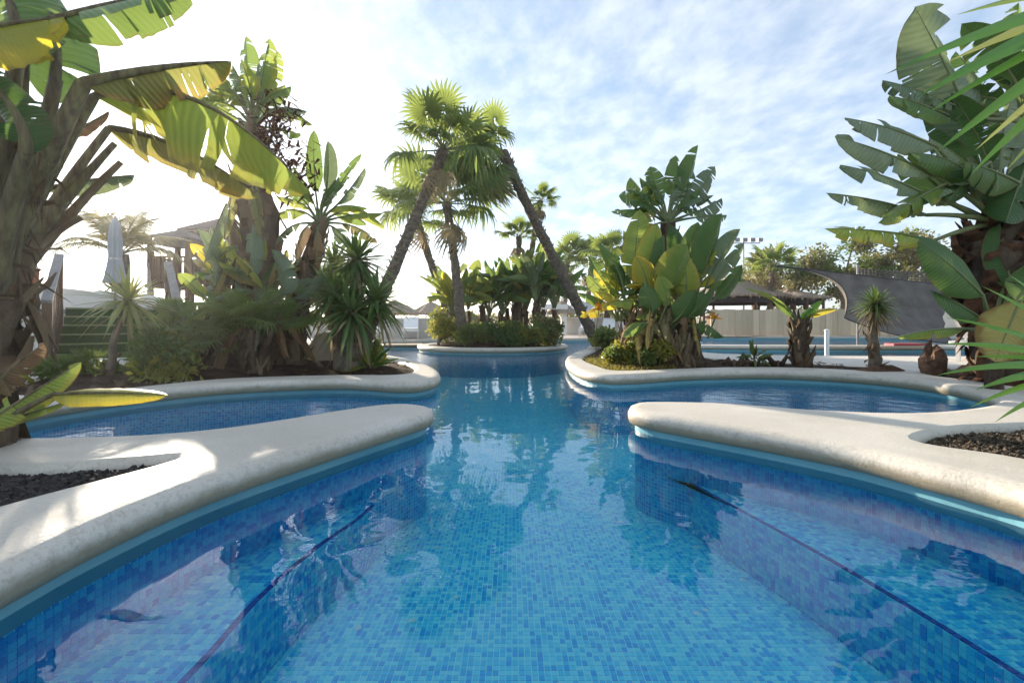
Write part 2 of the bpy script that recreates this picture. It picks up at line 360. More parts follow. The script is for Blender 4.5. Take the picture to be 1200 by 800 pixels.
# ------------------------------------------------------------------ land, coping, pool shell
ZT, ZB, ZF, ZBN, PT = 0.165, 0.05, -0.56, -0.25, 0.025     # top, lip, floor, bench, tile pitch
def area(p): return 0.5*sum(p[i-1].x*p[i].y-p[i].x*p[i-1].y for i in range(len(p)))
def offs(poly, d):                     # closed ccw polygon, d>0 inwards
    n = len(poly); out = []
    for i in range(n):
        a = poly[i-1]; b = poly[(i+1) % n]; t = (b-a)
        t = t.normalized() if t.length > 1e-9 else V((1, 0))
        out.append(poly[i]+V((-t.y, t.x))*d)
    return out
def inside(p, poly):
    c = False; n = len(poly); j = n-1
    for i in range(n):
        a = poly[i]; b = poly[j]
        if (a.y > p.y) != (b.y > p.y) and p.x < (b.x-a.x)*(p.y-a.y)/(b.y-a.y)+a.x: c = not c
        j = i
    return c
def land(name, outline, holes, mat, zt=ZT, wall=True):
    if area(outline) < 0: outline = outline[::-1]
    mb = MB()
    prof = [(0.05, ZB-0.012), (0.012, ZB), (0.0, ZB+0.03), (0.0, zt-0.05), (0.014, zt-0.018), (0.045, zt-0.004), (0.085, zt)]
    rings = [(offs(outline, o), z) for o, z in prof]
    n = len(outline)
    vs = [V((p.x, p.y, z)) for r, z in rings for p in r]
    fs = [(k*n+i, k*n+(i+1) % n, (k+1)*n+(i+1) % n, (k+1)*n+i) for k in range(len(prof)-1) for i in range(n)]
    mb.add(vs, fs)
    loops = [rings[-1][0]]; hin = []
    for h in holes:
        if area(h) < 0: h = h[::-1]
        hp = [(0.0, zt-0.09), (-0.004, zt-0.03), (-0.02, zt-0.008), (-0.05, zt)]
        rr = [(offs(h, o), z) for o, z in hp]; m = len(h)
        vs = [V((p.x, p.y, z)) for r, z in rr for p in r]
        mb.add(vs, [(k*m+i, k*m+(i+1) % m, (k+1)*m+(i+1) % m, (k+1)*m+i) for k in range(len(hp)-1) for i in range(m)])
        loops.append(rr[-1][0]); hin.append(rr[-1][0])
    vv = []; ee = []
    for L in loops:
        b = len(vv); vv += [p.copy() for p in L]; ee += [(b+i, b+(i+1) % len(L)) for i in range(len(L))]
    r = geometry.delaunay_2d_cdt(vv, ee, [], 0, 1e-6)
    ov, of = r[0], r[2]; keep = []
    for f in of:
        c = (ov[f[0]]+ov[f[1]]+ov[f[2]])/3
        if inside(c, loops[0]) and not any(inside(c, h) for h in hin): keep.append(tuple(f))
    mb.add([V((p.x, p.y, zt)) for p in ov], keep)
    o = mb.build(name, mat); struct(o)
    for p in o.data.polygons: p.use_smooth = len(p.vertices) == 4
    if wall:
        wp = offs(outline, 0.05); wb = MB(); tb = MB(); ln = 0
        for i in range(n):
            a = wp[i]; b = wp[(i+1) % n]; L = (b-a).length
            u0, u1 = ln/PT, (ln+L)/PT; ln += L
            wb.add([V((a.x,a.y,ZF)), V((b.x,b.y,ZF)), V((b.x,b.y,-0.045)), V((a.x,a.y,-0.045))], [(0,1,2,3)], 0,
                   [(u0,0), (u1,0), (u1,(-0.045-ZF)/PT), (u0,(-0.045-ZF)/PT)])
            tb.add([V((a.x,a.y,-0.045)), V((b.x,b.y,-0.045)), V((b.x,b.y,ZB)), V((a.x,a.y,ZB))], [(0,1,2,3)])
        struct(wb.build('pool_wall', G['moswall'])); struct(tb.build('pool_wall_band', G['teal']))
    return o
def bed(name, poly, mat, z, bump=0.03, seed=1, step=0.25, mound=0.0):
    rg = random.Random(seed)
    if area(poly) < 0: poly = poly[::-1]
    pin = offs(poly, -0.004); vv = [p.copy() for p in pin]; ee = [(i, (i+1) % len(pin)) for i in range(len(pin))]
    x0 = min(p.x for p in poly); x1 = max(p.x for p in poly); y0 = min(p.y for p in poly); y1 = max(p.y for p in poly)
    inn = offs(poly, 0.06)
    y = y0
    while y < y1:
        x = x0
        while x < x1:
            p = V((x+rg.uniform(-.3,.3)*step, y+rg.uniform(-.3,.3)*step))
            if inside(p, inn): vv.append(p)
            x += step
        y += step
    r = geometry.delaunay_2d_cdt(vv, ee, [], 0, 1e-6); ov, of = r[0], r[2]
    mb = MB()
    fs = [tuple(f) for f in of if inside((ov[f[0]]+ov[f[1]]+ov[f[2]])/3, pin)]
    def zz(p):
        dm = min((p-q).length for q in pin)
        return z + (rg.uniform(-.3, 1)*bump + mound*min(1, dm/0.8) if dm > 0.03 else 0)
    mb.add([V((p.x, p.y, zz(p))) for p in ov], fs)
    return struct(mb.build(name, mat, smooth=True))
LE = catmull([(-1.15,-4),(-1.2,-1.2),(-1.26,0.3),(-1.29,1.15),(-1.28,1.5),(-1.19,1.9),(-.96,2.4),(-.70,2.92),(-.57,3.2),(-.60,3.42),(-.80,3.56),(-1.0,3.52),(-1.25,3.28),
      (-1.5,2.97),(-1.75,2.72),(-2.1,2.57),(-2.7,2.52),(-3.2,2.67),(-3.5,3.1),(-3.55,3.7),(-3.24,4.38),(-2.7,4.83),(-1.87,5.03),(-1.2,4.80),(-.92,4.92),(-.84,5.4),
      (-1.05,6.3),(-1.5,7.4),(-2.2,8.6),(-3.2,9.6),(-5,10.2),(-9,10.2),(-16,10)], 6) + [V((-16,-4))]
RE = catmull([(2.0,-4),(2.0,-1.2),(1.95,0.5),(1.92,1.3),(1.90,1.71),(1.81,1.97),(1.68,2.27),(1.43,2.59),(1.12,2.92),(.90,3.18),(.86,3.42),(1.05,3.64),(1.65,3.58),(2.13,3.33),(2.66,3.2),(3.23,3.33),
      (3.9,3.7),(4.3,4.3),(4.4,4.95),(4.17,5.55),(3.37,5.98),(2.3,5.85),(1.5,5.5),(1.1,5.5),(.86,6.1),(.88,7.6),(1.2,9.3),(1.75,11),(2.1,12.5),(2.7,13.3),(3.6,12.6),
      (3.95,10.2),(4.8,8.9),(9,8.5),(18,8.4)], 6) + [V((18,-4))]
HA = catmull([(-1.55,2.1),(-1.72,2.08),(-2.15,1.97),(-3.2,2.02),(-4.4,1.6),(-4.4,0.2),(-2.2,-.6),(-1.85,.3),(-1.8,1.1),(-1.76,1.55)], 6, True)
HB = catmull([(-4.0,3.95),(-3.35,4.95),(-2.86,5.28),(-2.0,5.48),(-1.4,5.5),(-1.27,5.9),(-1.5,6.8),(-2.3,8.1),(-3.3,9.1),(-4.4,9.5),(-5.0,8.6),(-5.1,7.2),(-5.4,5.8),(-5.0,4.6)], 6, True)
HC = catmull([(-4.6,3.4),(-4.3,2.5),(-5,2.2),(-7.5,2.5),(-8.6,4),(-8,6.2),(-6.6,6.2),(-5.7,4.6)], 6, True)
HR = catmull([(1.25,6.5),(1.35,6.0),(1.75,6.05),(2.98,6.42),(4.0,6.36),(4.7,5.9),(5.05,6.1),(4.4,6.95),(3.7,7.3),(3.35,8.6),(3.4,10.3),(3.15,12.0),(2.7,12.6),(2.4,12.1),(2.05,10.9),(1.5,9.2),(1.22,7.8)], 6, True)
HR2 = catmull([(2.15,2.42),(2.6,2.70),(3.15,2.80),(4.2,3.0),(5,2.5),(5,.3),(2.6,-.3),(2.45,.9),(2.42,1.5),(2.36,2.1)], 6, True)
HR3 = catmull([(5.0,5.5),(4.92,4.6),(4.85,3.95),(5.3,3.45),(8,3.1),(9.2,5.5),(7,6.6),(5.6,6.2)], 6, True)
land('pool_deck', LE, [HA, HB, HC], G['stone'])
land('pool_deck', RE, [HR, HR2, HR3], G['stone'])
bed('gravel_bed', HA, G['lava'], ZT-0.06, 0.015, 2, 0.12)
bed('soil_bed', HB, G['soil'], ZT-0.05, 0.05, 3, 0.2, 0.10)
bed('soil_bed', HC, G['soil'], ZT-0.05, 0.05, 4, 0.25, 0.08)
bed('soil_bed', HR, G['soil'], ZT-0.05, 0.05, 5, 0.2, 0.10)
bed('gravel_bed', HR2, G['brownlava'], ZT-0.06, 0.015, 6, 0.12)
bed('soil_bed', HR3, G['soil'], ZT-0.05, 0.05, 7, 0.25, 0.08)
ISL = [V((-.55+2.12*math.cos(a)*(1+.04*math.sin(3*a)), 13+1.95*math.sin(a))) for a in [2*math.pi*k/90 for k in range(90)]]
ISH = [V((-.55+1.75*math.cos(a), 13+1.58*math.sin(a))) for a in [2*math.pi*k/60 for k in range(60)]]
land('island_deck', ISL, [ISH], G['stone'])
bed('soil_bed', ISH, G['soil'], ZT-0.03, 0.05, 8, 0.3, 0.15)
DIV = catmull([(4.6,12.7),(8,12.3),(14,12.1),(17,12.2),(17,12.7),(14,12.65),(8,12.85),(4.7,13.2)], 4, True)
land('pool_divider', DIV, [], G['stone'])
BK = catmull([(-400,14.5),(-40,13.5),(-9,14),(-4.5,15.2),(-1.5,17.6),(2,18.2),(4.5,19.5),(7,20.8),(12,21),(40,21),(400,22)], 5)+[V((400,900)), V((-400,900))]
land('ground', BK, [], G['paving'])
# ground beyond the far ends of the pools and behind the viewer
for nm, pts in (('ground', [(-400,-400),(400,-400),(400,-4.02),(-400,-4.02)]), ('ground', [(-400,-4.0),(-16.02,-4.0),(-16.02,13.4),(-400,14.3)]), ('ground', [(18.02,-4.0),(400,-4.0),(400,21.8),(18.02,20.9)])):
    mb = MB(); mb.add([V((x, y, ZT-0.004)) for x, y in pts], [(0,1,2,3)]); struct(mb.build(nm, G['paving']))
# floor: plain sheet carrying the mosaic pattern where single tiles cannot be told apart
mb = MB(); mb.add([V((-17,-4.2,ZF)), V((19,-4.2,ZF)), V((19,22,ZF)), V((-17,22,ZF))], [(0,1,2,3)], 0, [(-17/PT,-4.2/PT),(19/PT,-4.2/PT),(19/PT,22/PT),(-17/PT,22/PT)])
floor = struct(mb.build('pool_floor', G['mosfloor']))
mb = MB(); mb.add([V((-17,-4.2,0)), V((19,-4.2,0)), V((19,22,0)), V((-17,22,0))], [(0,1,2,3)])
struct(mb.build('pool_water', G['water']))
# single mosaic tiles (about 7 px each at most), one mesh per surface
TR = random.Random(5)
def tile_grid(mb, x0, x1, y0, y1, z, test):
    h = PT*0.425; i0, i1 = int(x0/PT), int(x1/PT); j0, j1 = int(y0/PT), int(y1/PT); th = 0.0022
    for i in range(i0, i1):
        for j in range(j0, j1):
            if not test(V(((i+.5)*PT, (j+.5)*PT))): continue
            x = (i+.5)*PT+TR.uniform(-.0006,.0006); y = (j+.5)*PT+TR.uniform(-.0006,.0006)
            u = (i+.5, j+.5)
            mb.add([(x-h,y-h,z),(x+h,y-h,z),(x+h,y+h,z),(x-h,y+h,z),(x-h,y-h,z+th),(x+h,y-h,z+th),(x+h,y+h,z+th),(x-h,y+h,z+th)],
                   [(4,5,6,7),(0,1,5,4),(1,2,6,5),(2,3,7,6),(3,0,4,7)], 0, [u]*8)
def resample(path, step):
    out = [path[0].copy()]; acc = 0.0
    for a, b in zip(path, path[1:]):
        L = (b-a).length; 
        while acc+L >= step:
            t = (step-acc)/L; a = a+(b-a)*t; L = (b-a).length; out.append(a.copy()); acc = 0.0
        acc += L
    return out
def tile_strip(mb, path, z0, z1, side, off=0.0, seedrow=0):
    pts = resample(path, PT); rows = int(round((z1-z0)/PT)); th = 0.0022
    for i in range(len(pts)-1):
        a, b = pts[i], pts[i+1]; t = (b-a).normalized(); n = V((-t.y, t.x))*side
        m = (a+b)/2+n*off; hw = PT*0.43
        for r in range(rows):
            zc = z0+(r+.5)*PT; u = (i+.5, r+.5+seedrow)
            A = V((m.x-t.x*hw, m.y-t.y*hw, 0)); B = V((m.x+t.x*hw, m.y+t.y*hw, 0)); N = V((n.x, n.y, 0))*th
            lo = V((0,0,zc-hw)); hi = V((0,0,zc+hw))
            mb.add([A+lo, B+lo, B+hi, A+hi, A+lo+N, B+lo+N, B+hi+N, A+hi+N], [(4,5,6,7),(0,1,5,4),(1,2,6,5),(2,3,7,6),(3,0,4,7)], 0, [u]*8)
def near(path, y0, y1, xmax=3): return [p for p in path if y0 <= p.y <= y1 and abs(p.x) < xmax]
LW = [p for p in offs(LE[::-1] if area(LE) < 0 else LE, 0.05)]
RW = [p for p in offs(RE[::-1] if area(RE) < 0 else RE, 0.05)]
def firstpart(W, E, ymax, sgn):       # the stretch of wall beside the viewer
    q = [p for p in W if 0.2 < p.y < ymax and ((sgn < 0 and -1.45 < p.x < -.5) or (sgn > 0 and .8 < p.x < 2.1))]
    q.sort(key=lambda p: p.y); return q
lw = firstpart(LW, LE, 3.30, -1); rw = firstpart(RW, RE, 3.30, 1)
# benches under water
LB = catmull([(-.98,0.2),(-.96,0.9),(-.93,1.38),(-.935,1.73),(-.88,2.12),(-.80,2.40),(-.77,2.62)], 8)
RB = catmull([(1.47,0.2),(1.49,0.8),(1.47,1.35),(1.40,1.84),(1.30,2.3),(1.16,2.85),(1.12,3.08)], 8)
def bench(name, edge, wall, sgn, label):
    w2 = [p for p in wall if p.y <= edge[-1].y+0.02]
    poly = edge + w2[::-1]
    e = thing(name, label, 'bench', (edge[0].x, 1.5, ZBN)); e['kind'] = 'structure'
    pc = poly if area(poly) > 0 else poly[::-1]
    b = MB(); n = len(pc)
    b.add([V((p.x, p.y, ZBN)) for p in pc], [tuple(range(n))], 0, [(p.x/PT, p.y/PT) for p in pc])
    ln = 0
    ep = edge + [w2[-1]]
    for a, c in zip(ep, ep[1:]):
        L = (c-a).length
        b.add([V((a.x,a.y,ZF-.01)), V((c.x,c.y,ZF-.01)), V((c.x,c.y,ZBN)), V((a.x,a.y,ZBN))], [(0,1,2,3)], 0, [(ln/PT,0),((ln+L)/PT,0),((ln+L)/PT,12),(ln/PT,12)]); ln += L
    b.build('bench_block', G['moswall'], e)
    pin = offs(pc, 0.016)
    tb = MB(); tile_grid(tb, min(p.x for p in pc), max(p.x for p in pc), 0.3, 3.3, ZBN, lambda p: inside(p, pin)); tb.build('seat_tiles', G['mosbench'], e, kind='stuff')
    tb = MB(); tile_strip(tb, edge, ZF+0.01, ZBN, -sgn, 0.0, 40); tb.build('face_tiles', G['mosbench'], e, kind='stuff')
    tb = MB()
    pts = resample(edge, PT)
    for i in range(len(pts)-1):
        a, c = pts[i], pts[i+1]; t = (c-a).normalized(); nn = V((-t.y, t.x))*sgn; m = (a+c)/2+nn*0.0125; hw = PT*.44
        q = [m-t*hw-nn*hw, m+t*hw-nn*hw, m+t*hw+nn*hw, m-t*hw+nn*hw]
        tb.add([V((k.x,k.y,ZBN)) for k in q]+[V((k.x,k.y,ZBN+.004)) for k in q], [(4,5,6,7),(0,1,5,4),(1,2,6,5),(2,3,7,6),(3,0,4,7)], 0, [(i+.5,200.5)]*8)
    tb.build('edge_tiles', G['mosnose'], e, kind='stuff')
    return e, pc
G['mosbench'] = mat_mosaic('mosaic_bench', [(0.14, (0.008,0.34,0.78)), (0.36, (0.025,0.52,0.87)), (0.62, (0.09,0.68,0.90)), (0.88, (0.22,0.79,0.91))], (0.48,0.78,0.88))
eL, pL = bench('pool_bench', LB, lw, 1, 'tiled underwater bench with navy edge along the narrower curved wall')
eR, pR = bench('pool_bench', RB, rw, -1, 'tiled underwater bench with navy edge ending in a square corner')
mb = MB(); tile_grid(mb, -1.35, 2.0, 0.45, 4.2, ZF, lambda p: not inside(p, pL) and not inside(p, pR)); mb.build('floor_tiles', G['mosfloor'], floor, kind='stuff')
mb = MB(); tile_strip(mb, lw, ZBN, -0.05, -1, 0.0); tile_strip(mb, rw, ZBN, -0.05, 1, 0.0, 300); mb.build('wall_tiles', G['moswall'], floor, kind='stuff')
mb = MB(); rg = random.Random(77)
for k in range(26):                   # pale worn repair tiles scattered over the floor
    x, y = rg.uniform(-.7, 1.3), rg.uniform(1.0, 4.5)
    i, j = round(x/PT), round(y/PT); h = PT*rg.uniform(.5, .9)
    mb.add([((i)*PT+h*math.cos(a)*rg.uniform(.8,1.1), (j)*PT+h*math.sin(a)*rg.uniform(.8,1.1), ZF+.0032) for a in [2*math.pi*q/9 for q in range(9)]], [tuple(range(9))])
mb.build('repair_patches', mat_simple('pale_patch', (0.52,0.72,0.74), (0.62,0.78,0.78), 20, 0.5, 0.1, 60, 0.002), floor, kind='stuff')

# ------------------------------------------------------------------ leaf builders
def blade(mb, p0, p1, p2, W, up=V((0,0,1)), fold=0.35, tears=3, rng=random, mat=0, n=16, base=0.30, sag=0.25, gap=0.5, prof=None):
    up = V(up)
    def frame(u):
        c = bez(p0, p1, p2, u); t = bezt(p0, p1, p2, u); s = t.cross(up)
        if s.length < 1e-3: s = t.cross(V((0.3, 0.9, 0.1)))
        s.normalize(); return c, t, s, s.cross(t)
    if prof is None: prof = lambda u: (min(1, u/base+0.02)**0.55 if u < base else 1.0)*(max(0.0, 1-((u-base)/(1-base))**2.6)**0.62 if u > base else 1.0)
    for side in (1, -1):
        cuts = sorted(rng.uniform(0.1, 0.93) for _ in range(tears))
        bd = [0.0]+cuts+[1.0]
        for a, b in zip(bd, bd[1:]):
            if b-a < 0.012: continue
            k = max(2, int(math.ceil((b-a)*n))); mid = (a+b)/2
            dr = fold+rng.uniform(-.12, .12)+(rng.uniform(-.25, .55) if tears else 0)
            sg = sag*rng.uniform(.6, 1.6); g = rng.uniform(0.03, 0.16)*gap if tears else 0.0
            sh = 1-(rng.uniform(0, .12) if tears else 0)
            vs = []; uvs = []
            for i in range(k+1):
                u = a+(b-a)*i/k; ue = u+(mid-u)*g; c, t, s, nn = frame(u); w = W*prof(u)*sh
                wig = rng.uniform(-.02, .02)*W
                fw = 0.16*w*(1-u)
                for q, fr in enumerate((0.0, 0.35, 0.7, 1.0)):
                    th = dr*(1 if fr < .5 else 1+0.2*fr)+sg*fr
                    lat = side*s*math.cos(th)-nn*math.sin(th)
                    p = c+lat*(w*fr)+t*(fw*fr)+nn*(wig*fr)
                    if fr > 0.3:
                        c2 = bez(p0, p1, p2, ue); p = p+(c2-c)*fr
                    vs.append(p); uvs.append((u, 0.5+0.5*side*fr))
            fs = []
            for i in range(k):
                for q in range(3):
                    A = i*4+q; B = A+4
                    fs.append((A, A+1, B+1, B) if side < 0 else (A, B, B+1, A+1))
            mb.add(vs, fs, mat, uvs)
def stalk(mb, a, b, c, r0, r1, mat=1, n=6, k=8):
    mb.tube([bez(a, b, c, i/k) for i in range(k+1)], [r0+(r1-r0)*i/k for i in range(k+1)], n, mat, cap=True)
def paddle(plant, root, joint, tip, W, mat='green', up=None, fold=0.35, tears=3, rng=random, bow=0.12, rs=0.02, pbow=0.06, n=16, smat='stalk', name='leaf', sag=0.25, drop=None, base=0.30, gap=0.5):
    """one paddle leaf with its stalk: root -> joint (stalk), joint -> tip (blade)"""
    root, joint, tip = V(root), V(joint), V(tip); mb = MB(); L = (tip-joint).length
    d0 = (joint-root).normalized() if (joint-root).length > 1e-4 else (tip-joint).normalized()
    ctrl = joint+d0*(L*0.42) if drop is None else (joint+tip)/2+V((0,0,drop*L))
    ctrl = ctrl*(1-bow)+((joint+tip)/2)*bow if drop is None else ctrl
    if up is None: up = V((0,0,1))
    tears = int(round(tears*1.7))
    blade(mb, joint, ctrl, tip, W/2, up, fold, tears, rng, 0, n, sag=sag, base=base, gap=gap)
    pm = (root+joint)/2+V((0,0,pbow))*(joint-root).length
    if (joint-root).length > 0.02: stalk(mb, root, pm, joint, rs*1.5, rs*0.8)
    k = 10
    mb.tube([bez(joint, ctrl, tip, i/k*0.97) for i in range(k+1)], [max(0.002, rs*0.8*(1-i/k*0.9)) for i in range(k+1)], 5, 1, cap=False)
    return mb.build(name, [G[mat], G[smat]], plant, smooth=True)
def fan_leaves(plant, crown, n, pet, bl, W, azim, spread, rng, mats, tilt=0.0, tears=(1, 5), rs=0.02, jit=0.3, lean=0.0):
    """leaves in the two-ranked fan of a giant bird-of-paradise plant"""
    crown = V(crown)
    for k in range(n):
        x = -1+2*(k+rng.uniform(.2, .8))/n; a = x*spread+lean
        az = azim+rng.uniform(-jit, jit)
        d = V((math.sin(a)*math.cos(az), math.sin(a)*math.sin(az), math.cos(a)))
        pl = pet*rng.uniform(.75, 1.15); L = bl*rng.uniform(.8, 1.15)
        j = crown+d*pl+V((0,0,-0.10*pl*abs(x)))
        out = V((d.x, d.y, 0)); out = out.normalized() if out.length > .05 else V((math.cos(az), math.sin(az), 0))
        bend = rng.uniform(.1, .5)+abs(x)*0.55
        d2 = (d*(1-bend*.5)+out*bend*0.6+V((0,0,-bend*abs(x)*0.9))).normalized()
        tip = j+d2*L
        side = V((-math.sin(az), math.cos(az), 0))
        up = (V((0,0,1))*0.6-out*0.5*(1 if abs(x) < .6 else .2)+side*rng.uniform(-.8, .8)).normalized()
        paddle(plant, crown+d*0.05, j, tip, W*rng.uniform(.8, 1.15), rng.choice(mats), up, rng.uniform(.1, .5), rng.randint(*tears), rng, rs=rs)
def rough_trunk(plant, pts, rad, rng, mat='trunk', scales=40, name='trunk', n=10, scl=0.25, smat='stalkdry'):
    mb = MB(); dense = []; rr = []
    m = 5*(len(pts)-1)
    cp = [V(p) for p in pts]
    for i in range(m+1):
        x = i/m*(len(pts)-1); k = min(int(x), len(pts)-2); t = x-k
        dense.append(cp[k].lerp(cp[k+1], t)+V((rng.uniform(-1,1), rng.uniform(-1,1), 0))*rad[0]*0.08); rr.append(rad[k]*(1-t)+rad[k+1]*t)
    mb.tube(dense, rr, n, 0, True, rng, 0.18)
    tr = mb.build(name, G[mat], plant, smooth=True)
    if scales:
        mb = MB()
        for s in range(scales):
            i = rng.randrange(1, m); p = dense[i]; r = rr[i]; a = rng.uniform(0, 6.283)
            o = V((math.cos(a), math.sin(a), 0)); sd = V((-math.sin(a), math.cos(a), 0)); L = scl*rng.uniform(.5, 1.3); wd = r*rng.uniform(.3, .6)
            upw = 1 if rng.random() < .6 else -1
            b0 = p+o*r*.9; b1 = p+o*(r*1.25)+V((0,0,upw*L*.5)); b2 = p+o*(r*1.3+rng.uniform(0,.08))+V((0,0,upw*L))
            mb.add([b0-sd*wd, b0+sd*wd, b1+sd*wd*.8+o*.01, b1-sd*wd*.8, b2+sd*wd*.3, b2-sd*wd*.3, b1+o*.03], [(0,1,2,6),(0,6,3),(3,6,5),(6,2,4,5)])
        mb.build('leaf_bases', G[smat], plant, kind='stuff')
    return tr
def swords(plant, c, n, L, W, rng, mat='sword', lo=-0.6, axis=V((0,0,1)), name='crown', sag=0.25):
    """rosette of sword leaves"""
    mb = MB(); c = V(c); q = V((0,0,1)).rotation_difference(V(axis))
    for k in range(n):
        z = lo+(1-lo)*((k+.5)/n); a = k*2.39996+rng.uniform(-.2, .2); r = math.sqrt(max(0, 1-z*z))
        d = q @ V((r*math.cos(a), r*math.sin(a), z)); l = L*rng.uniform(.75, 1.12)*(0.75+0.25*(1-abs(z)))
        s = d.cross(V((0,0,1)))
        s = s.normalized() if s.length > 1e-3 else V((1,0,0)); nn = s.cross(d)
        vs = []; sg = sag*rng.uniform(.2, 1.4)*max(0.1, 1-z*.8)
        for i, (u, wd) in enumerate(((0.03, .6), (.35, 1.0), (.7, .8))):
            p = c+d*(l*u)+V((0,0,-sg*l*u*u)); w2 = W*wd/2
            vs += [p-s*w2+nn*w2*.35, p, p+s*w2+nn*w2*.35]
        vs.append(c+d*l+V((0,0,-sg*l)))
        mb.add(vs, [(0,1,4,3),(1,2,5,4),(3,4,7,6),(4,5,8,7),(6,7,9),(7,8,9)], 0, [(u, v) for u in (0,.35,.7) for v in (.2,.5,.8)]+[(1,.5)])
    return mb.build(name, G[mat], plant, smooth=True, kind=None)
def leafcloud(mb, c, rad, n, size, rng, shell=0.55, mat=0, flat=0.0):
    c = V(c)
    for k in range(n):
        while True:
            d = V((rng.uniform(-1,1), rng.uniform(-1,1), rng.uniform(-1,1)))
            if 0.05 < d.length < 1: break
        d = d.normalized()*(shell+(1-shell)*rng.random())
        p = c+V((d.x*rad[0], d.y*rad[1], d.z*rad[2])); L = size*rng.uniform(.6, 1.3)
        t = (d+V((rng.uniform(-1,1), rng.uniform(-1,1), rng.uniform(-.8,.8)))*0.9).normalized()
        s = t.cross(V((rng.uniform(-1,1), rng.uniform(-1,1), rng.uniform(-.3,1)))).normalized(); nn = s.cross(t)
        w_ = L*rng.uniform(.2, .32)
        mb.add([p, p+t*L*.5+s*w_+nn*w_*.4, p+t*L, p+t*L*.5-s*w_+nn*w_*.4], [(0,1,2),(0,2,3)], mat, [(0,.5),(.5,.85),(1,.5),(.5,.15)])
def shrub(name, label, base, rad, n, size, seed, mats=('bush',), clumps=9, cat='shrub', group=None):
    rng = random.Random(seed); base = V(base); pl = thing(name, label, cat, base, group)
    st = MB(); fo = MB()
    for k in range(clumps):
        a = rng.uniform(0, 6.283); r = math.sqrt(rng.random())*.75
        cc = base+V((math.cos(a)*r*rad[0], math.sin(a)*r*rad[1], rad[2]*rng.uniform(.45, 1.55)*(1.05-.45*r)))
        st.tube([base+V((rng.uniform(-.05,.05), rng.uniform(-.05,.05), -.03)), (base+cc)/2+V((0,0,.05)), cc], [.016, .011, .005], 5, 0, False)
        q = rng.uniform(.32, .55)
        leafcloud(fo, cc, (rad[0]*q, rad[1]*q, rad[2]*q*1.0), n//clumps, size, rng, 0.25, rng.randrange(len(mats)))
    st.build('stem', G['palebark'], pl, smooth=True); fo.build('foliage', [G[m] for m in mats], pl, kind='stuff'); return pl
def fan_mesh(seed, droop, n=26, dry=False):
    rng = random.Random(seed); mb = MB()
    mb.tube([V((0,0,0)), V((0,.5,.03)), V((0,1,0))], [.03,.018,.012], 4, 1, False)
    c = V((0,1,0)); span = math.radians(155)
    for k in range(n):
        a = -span+2*span*(k+.5)/n; L = (0.95+.25*math.cos(a*.6))*rng.uniform(.88, 1.06)*0.64
        d = V((math.sin(a), math.cos(a), 0)); s = V((math.cos(a), -math.sin(a), 0)); vs = []
        tipd = droop*rng.uniform(.6, 1.5)+.05
        for (u, w_) in ((.06, .012), (.48, .046), (.76, .030)):
            cup = 0.18*u*(1-math.cos(a)*.3)
            p = c+d*(L*u)+V((0,0, cup*L-tipd*L*max(0, u-.3)**1.6*1.8))
            w2 = w_*(rng.uniform(.9, 1.1)); vs += [p-s*w2-V((0,0,w2*.45)), p+V((0,0,w2*.3)), p+s*w2-V((0,0,w2*.45))]
        vs.append(c+d*L*rng.uniform(.93,1)+V((0,0,.12*L-tipd*L*1.05-rng.uniform(0,.12))))
        mb.add(vs, [(0,1,4,3),(1,2,5,4),(3,4,7,6),(4,5,8,7),(6,7,9),(7,8,9)], 0, [(u, v) for u in (0,.45,.75) for v in (.2,.5,.8)]+[(1,.5)])
    return mb.mesh('fan_frond', [G['fandry' if dry else 'fan'], G['stalk']], V((0,0,0)), True)
FANS = [fan_mesh(s, d) for s, d in ((1, .05), (2, .16), (3, .38), (4, .75))]; FAND = [fan_mesh(9, 1.1, 20, True)]
def place(name, me, parent, loc, d, up, scale):
    o = bpy.data.objects.new(name, me); COL.objects.link(o); o.parent = parent; o['_o'] = parent['_o']
    d = V(d).normalized(); x = d.cross(V(up))
    if x.length < 1e-3: x = d.cross(V((1, .2, 0)))
    x.normalize(); z = x.cross(d)
    M = Matrix((x, d, z)).transposed().to_4x4()
    o.matrix_basis = Matrix.Translation(V(loc)-V(parent['_o'])) @ M @ Matrix.Diagonal((scale[0], scale[1], scale[2], 1))
    return o
